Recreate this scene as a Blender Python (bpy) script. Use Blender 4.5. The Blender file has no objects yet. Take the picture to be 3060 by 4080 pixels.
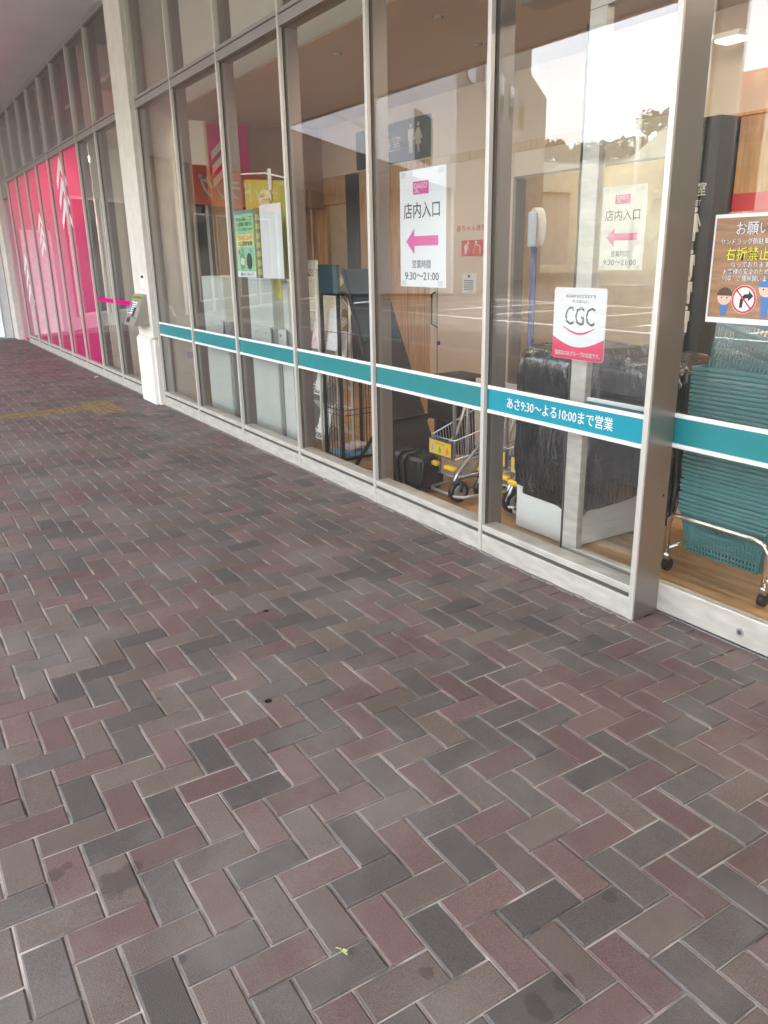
import bpy, bmesh, math, random
from mathutils import Vector, Matrix
random.seed(7)
sc = bpy.context.scene
C = sc.collection
# ---------------------------------------------------------------- camera
CAM = Vector((0, -2.5333, 1.5189))
YAW, PITCH, ROLL = math.radians(58.2154), math.radians(17.9469), math.radians(1.0928)
FPX = 3163.28
cy, sy = math.cos(YAW), math.sin(YAW)
fw = Vector((-sy * math.cos(PITCH), cy * math.cos(PITCH), -math.sin(PITCH)))
rt = Vector((cy, sy, 0))
dn = fw.cross(rt)
R_ = math.cos(ROLL) * rt + math.sin(ROLL) * dn
D_ = -math.sin(ROLL) * rt + math.cos(ROLL) * dn
cam = bpy.data.cameras.new('camera')
camo = bpy.data.objects.new('camera', cam)
C.objects.link(camo)
M = Matrix.Identity(4)
for i in range(3):
    M[i][0], M[i][1], M[i][2], M[i][3] = R_[i], -D_[i], -fw[i], CAM[i]
camo.matrix_world = M
cam.sensor_width = 36
cam.lens = FPX / 4080 * 36
cam.clip_start, cam.clip_end = 0.05, 3000
sc.camera = camo

def project(p):
    q = Vector(p) - CAM
    z = q.dot(fw)
    return (q.dot(R_) / z * FPX + 1530, q.dot(D_) / z * FPX + 2040, z)

# ---------------------------------------------------------------- sky, sun, exposure
SUN_EL, SUN_AZ = math.radians(52), math.radians(20)   # sun high behind the building (+Y side), thin overcast
w = bpy.data.worlds.new('World')
sc.world = w
w.use_nodes = True
nt = w.node_tree
bg = nt.nodes['Background']
sky = nt.nodes.new('ShaderNodeTexSky')
sky.sky_type = 'NISHITA'
sky.sun_disc = False
sky.sun_elevation = SUN_EL
sky.sun_rotation = SUN_AZ
sky.dust_density = 4.0
sky.air_density = 1.0
hs = nt.nodes.new('ShaderNodeHueSaturation')
hs.inputs['Saturation'].default_value = 0.25
nt.links.new(sky.outputs[0], hs.inputs['Color'])
nt.links.new(hs.outputs[0], bg.inputs['Color'])
bg.inputs['Strength'].default_value = 0.15
sl = bpy.data.lights.new('sun', 'SUN')
sl.energy = 1.2
sl.angle = math.radians(12)
sl.color = (1, .96, .9)
so = bpy.data.objects.new('sun', sl)
C.objects.link(so)
sd = Vector((math.sin(SUN_AZ) * math.cos(SUN_EL), math.cos(SUN_AZ) * math.cos(SUN_EL), math.sin(SUN_EL)))
so.rotation_euler = sd.to_track_quat('Z', 'Y').to_euler()
so.location = (0, 20, 30)
sc.view_settings.view_transform = 'Standard'
sc.view_settings.look = 'None'
sc.view_settings.exposure = 3.85
sc.view_settings.gamma = 1
sc.view_settings.use_curve_mapping = False
sc.cycles.use_denoising = True
sc.cycles.max_bounces = 10
sc.cycles.diffuse_bounces = 6
sc.cycles.glossy_bounces = 6
sc.cycles.transparent_max_bounces = 32
sc.cycles.sample_clamp_indirect = 6
sc.cycles.caustics_reflective = False
sc.cycles.caustics_refractive = False

# ---------------------------------------------------------------- materials
def N(m, t):
    return m.node_tree.nodes.new(t)

def mat(name, col, rough=.5, metal=0., var=.08, scale=6., bump=0., bscale=200., spec=.5, stretch=None, col2=None):
    m = bpy.data.materials.new(name)
    m.use_nodes = True
    L = m.node_tree.links.new
    b = m.node_tree.nodes['Principled BSDF']
    b.inputs['Roughness'].default_value = rough
    b.inputs['Metallic'].default_value = metal
    b.inputs['Specular IOR Level'].default_value = spec
    geo = N(m, 'ShaderNodeNewGeometry')
    vec = geo.outputs['Position']
    if stretch:
        mp = N(m, 'ShaderNodeMapping')
        mp.inputs['Scale'].default_value = stretch
        L(vec, mp.inputs['Vector'])
        vec = mp.outputs[0]
    n = N(m, 'ShaderNodeTexNoise')
    n.inputs['Scale'].default_value = scale
    n.inputs['Detail'].default_value = 5
    L(vec, n.inputs['Vector'])
    r = N(m, 'ShaderNodeValToRGB')
    a = [max(0, c * (1 - var)) for c in col]
    z = [min(1, c * (1 + var)) for c in (col2 or col)]
    r.color_ramp.elements[0].position, r.color_ramp.elements[1].position = .3, .7
    r.color_ramp.elements[0].color = (*a, 1)
    r.color_ramp.elements[1].color = (*z, 1)
    L(n.outputs['Fac'], r.inputs['Fac'])
    L(r.outputs[0], b.inputs['Base Color'])
    if bump:
        n2 = N(m, 'ShaderNodeTexNoise')
        n2.inputs['Scale'].default_value = bscale
        n2.inputs['Detail'].default_value = 3
        L(vec, n2.inputs['Vector'])
        bp = N(m, 'ShaderNodeBump')
        bp.inputs['Strength'].default_value = bump
        bp.inputs['Distance'].default_value = .003
        L(n2.outputs['Fac'], bp.inputs['Height'])
        L(bp.outputs[0], b.inputs['Normal'])
    return m

def glass_mat(name, tint=(.972, .98, .976), refl=1., f0=.062):
    """clear pane: straight-through transparency plus mirror reflection by a Schlick Fresnel term"""
    m = bpy.data.materials.new(name)
    m.use_nodes = True
    t = m.node_tree
    L = t.links.new
    t.nodes.remove(t.nodes['Principled BSDF'])
    out = t.nodes['Material Output']
    lw = N(m, 'ShaderNodeLayerWeight')
    lw.inputs['Blend'].default_value = .5
    p = N(m, 'ShaderNodeMath'); p.operation = 'POWER'; p.inputs[1].default_value = 5
    L(lw.outputs['Facing'], p.inputs[0])
    ma = N(m, 'ShaderNodeMath'); ma.operation = 'MULTIPLY_ADD'
    ma.inputs[1].default_value = (1 - f0) * refl; ma.inputs[2].default_value = f0 * refl
    L(p.outputs[0], ma.inputs[0])
    tr = N(m, 'ShaderNodeBsdfTransparent'); tr.inputs[0].default_value = (*tint, 1)
    gl = N(m, 'ShaderNodeBsdfGlossy'); gl.inputs['Roughness'].default_value = .0
    mx = N(m, 'ShaderNodeMixShader')
    L(ma.outputs[0], mx.inputs[0]); L(tr.outputs[0], mx.inputs[1]); L(gl.outputs[0], mx.inputs[2])
    L(mx.outputs[0], out.inputs[0])
    return m

def emit_mat(name, col, s):
    m = bpy.data.materials.new(name)
    m.use_nodes = True
    b = m.node_tree.nodes['Principled BSDF']
    b.inputs['Base Color'].default_value = (*col, 1)
    b.inputs['Emission Color'].default_value = (*col, 1)
    b.inputs['Emission Strength'].default_value = s
    return m

STAINS = [(-1.772, -2.257, .052), (-1.80, -2.215, .03), (-1.889, -2.39, .026), (-1.905, -2.36, .016), (-.93, -1.605, .03), (-.90, -1.60, .018), (-.933, -1.515, .026), (-1.45, -2.2, .014), (-1.12, -1.75, .018), (-2.6, -1.9, .016), (-1.05, -1.25, .02)]

def brick_mat(name, c1, c2):
    m = bpy.data.materials.new(name)
    m.use_nodes = True
    L = m.node_tree.links.new
    b = m.node_tree.nodes['Principled BSDF']
    b.inputs['Roughness'].default_value = .62
    b.inputs['Specular IOR Level'].default_value = .45
    geo = N(m, 'ShaderNodeNewGeometry')
    oi = N(m, 'ShaderNodeObjectInfo')
    add = N(m, 'ShaderNodeMath'); add.operation = 'ADD'
    L(oi.outputs['Random'], add.inputs[0]); L(geo.outputs['Random Per Island'], add.inputs[1])
    fr = N(m, 'ShaderNodeMath'); fr.operation = 'FRACT'; L(add.outputs[0], fr.inputs[0])
    # blotchy mix between the two tones of this brick colour
    n = N(m, 'ShaderNodeTexNoise'); n.inputs['Scale'].default_value = 9; n.inputs['Detail'].default_value = 4
    L(geo.outputs['Position'], n.inputs['Vector'])
    s = N(m, 'ShaderNodeMath'); s.operation = 'MULTIPLY_ADD'; s.inputs[1].default_value = 1.1; s.inputs[2].default_value = -.55
    L(fr.outputs[0], s.inputs[0])
    a2 = N(m, 'ShaderNodeMath'); a2.operation = 'ADD'; a2.use_clamp = True
    L(n.outputs['Fac'], a2.inputs[0]); L(s.outputs[0], a2.inputs[1])
    mx = N(m, 'ShaderNodeMix'); mx.data_type = 'RGBA'
    mx.inputs['A'].default_value = (*c1, 1); mx.inputs['B'].default_value = (*c2, 1)
    L(a2.outputs[0], mx.inputs['Factor'])
    # fine aggregate speckle
    sp = N(m, 'ShaderNodeTexNoise'); sp.inputs['Scale'].default_value = 420; sp.inputs['Detail'].default_value = 2
    L(geo.outputs['Position'], sp.inputs['Vector'])
    sr = N(m, 'ShaderNodeMapRange'); sr.inputs['From Min'].default_value = .3; sr.inputs['From Max'].default_value = .7
    sr.inputs['To Min'].default_value = .62; sr.inputs['To Max'].default_value = 1.38
    L(sp.outputs['Fac'], sr.inputs['Value'])
    mu = N(m, 'ShaderNodeMix'); mu.data_type = 'RGBA'; mu.blend_type = 'MULTIPLY'; mu.inputs['Factor'].default_value = 1
    L(mx.outputs['Result'], mu.inputs['A']); L(sr.outputs[0], mu.inputs['B'])
    # pale dust film in large drifts
    dn_ = N(m, 'ShaderNodeTexNoise'); dn_.inputs['Scale'].default_value = 1.6; dn_.inputs['Detail'].default_value = 7; dn_.inputs['Roughness'].default_value = .65
    L(geo.outputs['Position'], dn_.inputs['Vector'])
    dr = N(m, 'ShaderNodeMapRange'); dr.inputs['From Min'].default_value = .48; dr.inputs['From Max'].default_value = .8
    dr.inputs['To Min'].default_value = 0; dr.inputs['To Max'].default_value = .62
    L(dn_.outputs['Fac'], dr.inputs['Value'])
    du = N(m, 'ShaderNodeMix'); du.data_type = 'RGBA'; du.inputs['B'].default_value = (.27, .25, .235, 1)
    L(dr.outputs[0], du.inputs['Factor']); L(mu.outputs['Result'], du.inputs['A'])
    cur = du.outputs['Result']
    # spilled-liquid stains at fixed spots
    wn = N(m, 'ShaderNodeTexNoise'); wn.inputs['Scale'].default_value = 22; wn.inputs['Detail'].default_value = 3
    L(geo.outputs['Position'], wn.inputs['Vector'])
    mxall = None
    for (x, y, r) in STAINS:
        vm = N(m, 'ShaderNodeVectorMath'); vm.operation = 'DISTANCE'
        vm.inputs[1].default_value = (x, y, 0)
        L(geo.outputs['Position'], vm.inputs[0])
        dv = N(m, 'ShaderNodeMath'); dv.operation = 'DIVIDE'; dv.inputs[1].default_value = r
        L(vm.outputs['Value'], dv.inputs[0])
        su = N(m, 'ShaderNodeMath'); su.operation = 'SUBTRACT'; su.inputs[0].default_value = 1.5
        L(dv.outputs[0], su.inputs[1])
        if mxall is None:
            mxall = su.outputs[0]
        else:
            q = N(m, 'ShaderNodeMath'); q.operation = 'MAXIMUM'
            L(mxall, q.inputs[0]); L(su.outputs[0], q.inputs[1]); mxall = q.outputs[0]
    sb = N(m, 'ShaderNodeMath'); sb.operation = 'MULTIPLY_ADD'; sb.inputs[1].default_value = -1.5; 
    L(wn.outputs['Fac'], sb.inputs[0]); L(mxall, sb.inputs[2])
    smr = N(m, 'ShaderNodeMapRange'); smr.inputs['From Min'].default_value = -.3; smr.inputs['From Max'].default_value = -.05
    smr.inputs['To Max'].default_value = .45
    L(sb.outputs[0], smr.inputs['Value'])
    st = N(m, 'ShaderNodeMix'); st.data_type = 'RGBA'; st.inputs['B'].default_value = (.035, .024, .018, 1)
    L(smr.outputs[0], st.inputs['Factor']); L(cur, st.inputs['A'])
    L(st.outputs['Result'], b.inputs['Base Color'])
    bp = N(m, 'ShaderNodeBump'); bp.inputs['Strength'].default_value = .55; bp.inputs['Distance'].default_value = .0016
    bn = N(m, 'ShaderNodeTexNoise'); bn.inputs['Scale'].default_value = 330; bn.inputs['Detail'].default_value = 3
    L(geo.outputs['Position'], bn.inputs['Vector']); L(bn.outputs['Fac'], bp.inputs['Height'])
    L(bp.outputs[0], b.inputs['Normal'])
    return m

BR = [brick_mat('paver_charcoal', (.092, .081, .077), (.13, .114, .106)),
      brick_mat('paver_red', (.132, .086, .08), (.178, .12, .111)),
      brick_mat('paver_brown', (.13, .1, .087), (.172, .136, .118))]
SAND = mat('joint_sand', (.26, .235, .21), .95, var=.6, scale=7, col2=(.44, .41, .38), bump=.8, bscale=300)
ALU = mat('bronze_aluminium', (.62, .59, .55), .42, .45, .02, 1)
JAMB = mat('jamb_bronze_shaded', (.3, .27, .24), .34, .75, .02, 1)  # darker copy of the frame metal, paints the shade on the jamb sides
ALUD = mat('dark_and_shaded_bronze', (.26, .235, .215), .4, .6, .05, 3, stretch=(8, 8, .6))  # paints shade on the mullion backs; plain dark metal on the door trim
ALU2 = mat('grey_aluminium', (.36, .33, .31), .4, .55, .05, 3)
SILL = mat('sill_metal', (.54, .51, .46), .45, .3, .16, 7, stretch=(1, 1, 4))
GASKET = mat('rubber_gasket', (.07, .065, .055), .7)
GLASS = glass_mat('window_glass')
TEAL = mat('teal_band', (.012, .2, .215), .45, var=.03)
TEAL2 = mat('cyan_teal_band', (.0, .255, .34), .45, var=.03)
WHITE = mat('white_paint', (.8, .8, .79), .45, var=.03)
PAPER = mat('paper_white', (.78, .79, .8), .55, var=.02, spec=.3)
CREAM = mat('pillar_cream_paint', (.7, .66, .6), .6, var=.07, scale=9, bump=.25, bscale=500)
PILW = mat('pillar_white_panel', (.8, .79, .77), .5, var=.03)
SOFF = mat('soffit_paint', (.72, .68, .67), .8, var=.04, scale=1.5)
FASC = mat('white_fascia_panel', (.56, .55, .58), .5, var=.04)
MAG = mat('magenta_film', (.88, .016, .33), .6, var=.02, spec=.05)
MAGP = mat('magenta_print', (.7, .03, .3), .5, var=.02)
def film_mat():
    m = MAG
    t = m.node_tree; L = t.links.new
    tr = t.nodes.new('ShaderNodeBsdfTranslucent'); tr.inputs[0].default_value = (.9, .014, .34, 1)
    mx = t.nodes.new('ShaderNodeMixShader'); mx.inputs[0].default_value = .4
    L(t.nodes['Principled BSDF'].outputs[0], mx.inputs[1]); L(tr.outputs[0], mx.inputs[2])
    L(mx.outputs[0], t.nodes['Material Output'].inputs[0])
film_mat()
BLK = mat('black_plastic', (.015, .015, .016), .4)
BLKM = mat('black_steel', (.02, .02, .02), .45, .3)
INK = mat('black_ink', (.02, .02, .02), .6, var=.02)
WALLB = mat('beige_wall', (.68, .57, .45), .7, var=.04, scale=2)
WALLD = mat('bulkhead_wall', (.76, .69, .6), .75, var=.03, scale=2)
WOOD = mat('orange_wood', (.52, .3, .14), .45, var=.18, scale=5, stretch=(6, 6, .6), col2=(.58, .36, .18))
WOODP = mat('pale_wood', (.56, .42, .26), .5, var=.12, scale=5, stretch=(6, 6, .6))
FLOORM = mat('wood_floor', (.5, .29, .13), .28, var=.2, scale=4, stretch=(.8, 6, 1), col2=(.58, .36, .18))
CEILM = mat('ceiling_paint', (.5, .42, .35), .8, var=.03, scale=1.5)
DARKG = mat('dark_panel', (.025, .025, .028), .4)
CAB = mat('pale_green_steel', (.62, .66, .61), .45, var=.03)
CHROME = mat('chrome_tube', (.7, .7, .7), .16, .95, .03)
SILVER = mat('silver_tube', (.55, .56, .57), .32, .75, .03)
BASKET = mat('teal_basket_plastic', (.065, .2, .205), .45, var=.1)
YEL = mat('yellow_plastic', (.78, .5, .02), .4, var=.04)
BLUE = mat('blue_paint', (.02, .035, .15), .4)
RED = mat('red_print', (.68, .05, .04), .5)
CREAMW = mat('cream_wire', (.84, .82, .72), .45, var=.02)
TACT = mat('tactile_yellow', (.235, .165, .082), .8, var=.3, scale=14, bump=.5)
ASPH = mat('asphalt', (.12, .115, .108), .9, var=.15, scale=3, bump=.6)
LINEW = mat('road_paint', (.75, .75, .73), .7, var=.15, scale=8)
CONC = mat('concrete', (.3, .29, .27), .85, var=.12, scale=4)
def leaf_mat(n, c): return mat(n, c, .7, var=.45, scale=.6)
TREEM = leaf_mat('hill_foliage', (.12, .125, .1))

# ---------------------------------------------------------------- mesh helpers
class MB:
    def __init__(self):
        self.b = bmesh.new()
    def box(self, x0, x1, y0, y1, z0, z1, bev=0., mi=0, rot=0.):
        g = bmesh.ops.create_cube(self.b, size=1)
        vs = g['verts']
        c = Vector(((x0 + x1) / 2, (y0 + y1) / 2, (z0 + z1) / 2))
        for v in vs:
            p = Vector((v.co.x * (x1 - x0), v.co.y * (y1 - y0), v.co.z * (z1 - z0)))
            if rot:
                p.rotate(Matrix.Rotation(rot, 3, 'Z'))
            v.co = p + c
        fs = {f for v in vs for f in v.link_faces}
        for f in fs: f.material_index = mi
        if bev:
            es = list({e for v in vs for e in v.link_edges})
            bmesh.ops.bevel(self.b, geom=es, offset=bev, segments=2, affect='EDGES', profile=.5)
        return self
    def poly(self, pts, ext, mi=0):
        """closed outline (3-D points, planar) extruded by vector ext"""
        e = Vector(ext)
        v0 = [self.b.verts.new(p) for p in pts]
        v1 = [self.b.verts.new(Vector(p) + e) for p in pts]
        n = len(pts)
        fs = [self.b.faces.new(v0), self.b.faces.new(v1[::-1])]
        for i in range(n):
            fs.append(self.b.faces.new((v0[i], v0[(i + 1) % n], v1[(i + 1) % n], v1[i])))
        for f in fs: f.material_index = mi
        return self
    def tube(self, pts, r, n=8, mi=0, cap=True):
        pts = [Vector(p) for p in pts]
        rings = []
        for i, p in enumerate(pts):
            a = pts[max(0, i - 1)]; c = pts[min(len(pts) - 1, i + 1)]
            d = (c - a).normalized()
            u = d.orthogonal().normalized() if i == 0 else (self._u - d * self._u.dot(d)).normalized()
            self._u = u
            v = d.cross(u)
            rr = r[i] if isinstance(r, (list, tuple)) else r
            rings.append([self.b.verts.new(p + rr * (math.cos(k * 2 * math.pi / n) * u + math.sin(k * 2 * math.pi / n) * v)) for k in range(n)])
        for a, c in zip(rings, rings[1:]):
            for k in range(n):
                f = self.b.faces.new((a[k], a[(k + 1) % n], c[(k + 1) % n], c[k])); f.material_index = mi; f.smooth = n > 5
        if cap and n > 2:
            for rg in (rings[0][::-1], rings[-1]):
                f = self.b.faces.new(rg); f.material_index = mi
        return self
    def disc(self, c, ax, r, h, n=24, mi=0, r2=None):
        c, ax = Vector(c), Vector(ax).normalized()
        return self.tube([c, c + ax * h], [r, r if r2 is None else r2], n, mi)
    def mesh(self, name):
        bmesh.ops.recalc_face_normals(self.b, faces=self.b.faces)
        m = bpy.data.meshes.new(name)
        self.b.to_mesh(m); self.b.free()
        return m

ROOT = {}
def label(o, lab=None, cat=None, group=None, kind=None):
    if lab: o['label'] = lab
    if cat: o['category'] = cat
    if group: o['group'] = group
    if kind: o['kind'] = kind
    return o
def thing(name, loc, lab, cat, group=None):
    o = bpy.data.objects.new(name, None)
    o.empty_display_size = .1
    C.objects.link(o); o.location = loc
    ROOT[o.name] = Vector(loc)
    return label(o, lab, cat, group)
def put(name, mb, mats, parent=None, lab=None, cat=None, group=None, kind=None):
    me = mb.mesh(name) if isinstance(mb, MB) else mb
    for m in (mats if isinstance(mats, (list, tuple)) else [mats]):
        me.materials.append(m)
    o = bpy.data.objects.new(name, me)
    C.objects.link(o)
    if parent is not None:
        off = ROOT[parent.name]
        me.transform(Matrix.Translation(-off))
        o.parent = parent
        ROOT[o.name] = off
    else:
        # origin at the base centre
        xs = [v.co for v in me.vertices]
        if xs:
            c = Vector(((min(v.x for v in xs) + max(v.x for v in xs)) / 2, (min(v.y for v in xs) + max(v.y for v in xs)) / 2, min(v.z for v in xs)))
            me.transform(Matrix.Translation(-c)); o.location = c
        else:
            c = Vector((0, 0, 0))
        ROOT[o.name] = c
    return label(o, lab, cat, group, kind)
def B(*a, **k):
    return MB().box(*a, **k)

_tc = {}
def text_mesh(body, bold=.0, ext=.0006):
    cu = bpy.data.curves.new('lettering', 'FONT')
    cu.body = body
    cu.size = 1; cu.offset = bold; cu.resolution_u = 2
    o = bpy.data.objects.new('lettering', cu)
    C.objects.link(o)
    bpy.context.view_layer.update()
    dg = bpy.context.evaluated_depsgraph_get()
    me = bpy.data.meshes.new_from_object(o.evaluated_get(dg))
    bpy.data.objects.remove(o)
    return me
def text(body, box, mt, parent, origin=(0, 0, 0), ux=(1, 0, 0), uz=(0, 0, 1), bold=.0, name='lettering', fit=True, depth=.0008):
    """lettering filled into box (x0,x1,z0,z1) of the plane through origin spanned by ux, uz; raised slightly along ux x uz"""
    me = text_mesh(body, bold)
    if not len(me.vertices):
        return None
    xs = [v.co.x for v in me.vertices]; ys = [v.co.y for v in me.vertices]
    x0, x1, z0, z1 = box
    sx = (x1 - x0) / (max(xs) - min(xs)); sz = (z1 - z0) / (max(ys) - min(ys))
    ux, uz, og = Vector(ux), Vector(uz), Vector(origin)
    nrm = ux.cross(uz).normalized()
    bm = bmesh.new(); bm.from_mesh(me)
    ax, ay = min(xs), min(ys)
    for v in bm.verts:
        v.co = og + ux * (x0 + (v.co.x - ax) * sx) + uz * (z0 + (v.co.y - ay) * sz) + nrm * depth
    r = bmesh.ops.extrude_face_region(bm, geom=bm.faces[:])
    for v in [g for g in r['geom'] if isinstance(g, bmesh.types.BMVert)]:
        v.co -= nrm * depth * .9
    m2 = MB(); m2.b.free(); m2.b = bm
    return put(name, m2, mt, parent)

# ================================================================ SETTING
# ---- pavement of herringbone clay-coloured pavers
PAVE = put('pavement', B(-60, 14, -5.6, -.002, -.16, -.0052), SAND, kind='structure')
put('threshold_bed', B(-2.08, 6, .0, .158, -.16, -.0064), SAND, PAVE)
U0, V0, ANG = -1.874, -2.3122, -.00155
ca, sa = math.cos(ANG), math.sin(ANG)
def lat(i, j):
    return (U0 + .1 * (i * ca + j * sa), V0 + .1 * (-i * sa + j * ca))
WARN = [(-9.36 + .3 * k, -9.36 + .3 * (k + 1), -.74, -.44) for k in range(3)]
GUIDE = [(-9.09, -8.79, -.74 - .3 * (k + 1), -.74 - .3 * k) for k in range(16)]
def blocked(x, y):
    return any(a + .1 < x < b - .1 and c + .1 < y < d - .1 for a, b, c, d in WARN + GUIDE)
def brick_shape(lx, ly, wob=0.):
    hx, hy, c = lx / 2 - .0022, ly / 2 - .0022, .0048
    rnd = lambda: random.uniform(-wob, wob)
    top = [(-hx + c, -hy + c, 0), (hx - c, -hy + c, 0), (hx - c, hy - c, 0), (-hx + c, hy - c, 0)]
    mid = [(-hx + rnd(), -hy + rnd(), -.0042), (hx + rnd(), -hy + rnd(), -.0042), (hx + rnd(), hy + rnd(), -.0042), (-hx + rnd(), hy + rnd(), -.0042)]
    bot = [(x, y, -.03) for x, y, z in mid]
    f = [(0, 1, 2, 3)] + [(k + 4, (k + 1) % 4 + 4, (k + 1) % 4, k) for k in range(4)] + [(k + 8, (k + 1) % 4 + 8, (k + 1) % 4 + 4, k + 4) for k in range(4)]
    return top + mid + bot, f
def tone(i, j):
    h = random.Random(i * 7919 + j * 104729 + 13)
    return h.choices((0, 1, 2), (.34, .33, .33))[0]
TONES = {}
for q in '1,1 6,6 10,10 -4,0 -2,2 2,6 4,8 7,11 9,13 3,11 0,8 -3,5 -4,4 -6,2 7,15 4,0 2,-2 6,2 -1,0 2,3 4,5 7,8 8,9 10,11 4,1 6,3 9,6 0,-3 -1,4 3,8 7,12 -6,-1 1,10 4,13 6,15 -3,6 -7,2'.split(): TONES[tuple(int(v) for v in q.split(','))] = 0
for q in '2,2 5,5 7,7 9,9 -1,-1 -3,1 -6,-2 0,4 3,7 6,10 8,12 1,9 -2,6 -5,3 4,12 6,14 7,3 0,1 3,4 6,7 11,12 -3,-2 2,-1 5,2 -2,3 0,5 1,6 4,9 6,11 9,14 -5,0 2,11 5,14 -1,8 -4,5 -8,1'.split(): TONES[tuple(int(v) for v in q.split(','))] = 1
for q in '0,0 3,3 4,4 8,8 11,11 -2,-2 -5,-1 -1,3 1,5 5,9 2,10 -1,7 -7,1 5,13 5,1 3,-1 1,2 5,6 9,10 -2,-1 3,0 7,4 8,5 1,-2 -3,2 2,7 5,10 8,13 -4,1 0,9 3,12 7,16 -2,7 -5,4 -6,3'.split(): TONES[tuple(int(v) for v in q.split(','))] = 2
bricks = []
for j in range(-36, 26):
    for i in range(-180, 90):
        m = (i - j) % 4
        if m not in (0, 3): continue
        lx, ly = (.2, .1) if m == 0 else (.1, .2)
        di, dj = (2, 1) if m == 0 else (1, 2)
        a = lat(i, j); b2 = lat(i + di, j + dj)
        x, y = (a[0] + b2[0]) / 2, (a[1] + b2[1]) / 2
        if y < -5.5 or (y - ly / 2 > -.012 and (x - lx / 2 < -2.08 or y - ly / 2 > .13)) or x < -18.3 - max(0, -y - .1) * 1.0 and False: continue
        if x < -19.5 or x > 6 or blocked(x, y): continue
        if x < -18.55 + (y + .1) * .86 and y < -.1: continue
        if x < -18.5: continue
        px, py, z = project((x, y, 0))
        vis = z > .3 and -60 < px < 3120 and -60 < py < 4140
        ar = 1 / (z ** 3) if vis else 0
        t = TONES.get((i, j)); t = tone(i, j) if t is None else t
        bricks.append((ar, i, j, x, y, lx, ly, t))
bricks.sort(reverse=True)
near = [b for b in bricks[:300] if b[0] > 0]
rest = bricks[len(near):]
bmesh_cache = {}
for ar, i, j, x, y, lx, ly, t in near:
    k = (lx > ly, t, random.randrange(6))
    if k not in bmesh_cache:
        v, f = brick_shape(lx, ly, .0013)
        me = bpy.data.meshes.new('brick'); me.from_pydata(v, [], f); me.materials.append(BR[t]); bmesh_cache[k] = me
    o = bpy.data.objects.new('brick', bmesh_cache[k])
    o.location = Vector((x, y, random.uniform(-.0018, .0012))) - ROOT['pavement']
    o.rotation_euler = (random.gauss(0, .003), random.gauss(0, .003), random.gauss(0, .005) - ANG)
    C.objects.link(o); o.parent = PAVE
V, F, MI = [], [], []
for ar, i, j, x, y, lx, ly, t in rest:
    v, f = brick_shape(lx, ly, .001)
    base = len(V); dz = random.uniform(-.0018, .0012); an = random.gauss(0, .005)
    tx, ty = random.gauss(0, .004), random.gauss(0, .004)
    for (a, b2, c) in v:
        X, Y = x + a * math.cos(an) - b2 * math.sin(an), y + a * math.sin(an) + b2 * math.cos(an)
        V.append((X, min(Y, -.004 if x < -2.0 else .155), c + dz + a * tx + b2 * ty))
    F += [tuple(q + base for q in ff) for ff in f]; MI += [t] * len(f)
me = bpy.data.meshes.new('brick_paving'); me.from_pydata(V, [], F)
for m in BR: me.materials.append(m)
me.polygons.foreach_set('material_index', MI)
o = bpy.data.objects.new('brick_paving', me); C.objects.link(o); o.location = -ROOT['pavement']; o.parent = PAVE
o['kind'] = 'stuff'
mb = MB()
xx = -18.0
while xx < -2.12:
    if not -9.25 < xx < -8.55:
        L_ = random.uniform(.05, .16); dd = random.uniform(.006, .02)
        mb.poly([(xx, .003, -.006), (xx + L_ + .01, .003, -.006), (xx + L_, -dd, -.005), (xx + L_ * .4, -dd * random.uniform(.7, 1.5), -.005)], (0, 0, random.uniform(.006, .011)))
        xx += L_ * .9
    else:
        xx = -8.54
for _ in range(12):
    x, y, r = random.uniform(-2.3, -1.3), random.uniform(-.12, .12), random.uniform(.01, .03)
    if x < -2.05: y = -abs(y) - .01
    mb.poly([(x + r * random.uniform(.6, 1.5) * math.cos(a), y + r * .3 * random.uniform(.5, 1.3) * math.sin(a), .0) for a in [math.radians(45 * q) for q in range(8)]], (0, 0, .0014))
gr = put('mortar_residue', mb, mat('mortar', (.26, .24, .22), .95, var=.25, scale=30, bump=.8), PAVE, kind='stuff')
# yellow tactile blocks set into the pavement
for n_, (x0, x1, y0, y1) in enumerate(WARN + GUIDE):
    g = 0.002
    mb = B(x0 + g, x1 - g, y0 + g, y1 - g, -.02, .0035, bev=.002)
    warn = n_ < 3 or n_ == 3
    if warn:
        for a in range(5):
            for b2 in range(5):
                mb.disc((x0 + .03 + .06 * a, y0 + .03 + .06 * b2, .003), (0, 0, 1), .014, .005, 8, r2=.009)
    else:
        for a in range(4):
            xx = x0 + .0375 + .075 * a
            mb.box(xx - .012, xx + .012, y0 + .012, y1 - .012, .0032, .0085, bev=.0015)
    put('tactile_tile', mb, TACT, PAVE)
# ---- parking lot, kerb, painted bays, far ground
GROUND = put('ground', B(-1500, 1500, -1500, 1500, -.6, -.17), mat('far_ground', (.13, .13, .1), .9, var=.3, scale=.3), kind='structure')
LOT = put('parking_lot', B(-90, 60, -46, -5.75, -.168, -.13), ASPH, kind='structure')
mb = MB()
for k in range(18):
    mb.box(-36 + 2.6 * k, -35.88 + 2.6 * k, -17, -12, -.13, -.1255)
    mb.box(-36 + 2.6 * k, -35.88 + 2.6 * k, -30, -25, -.13, -.1255)
mb.box(-36, 10, -17.12, -17.0, -.13, -.1255)
mb.box(-36, 10, -11.0, -10.88, -.13, -.1255)
put('bay_line', mb, LINEW, LOT, kind='stuff')
put('kerb', B(-60, 14, -5.748, -5.602, -.16, -.004, bev=.008), CONC, kind='structure')

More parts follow.
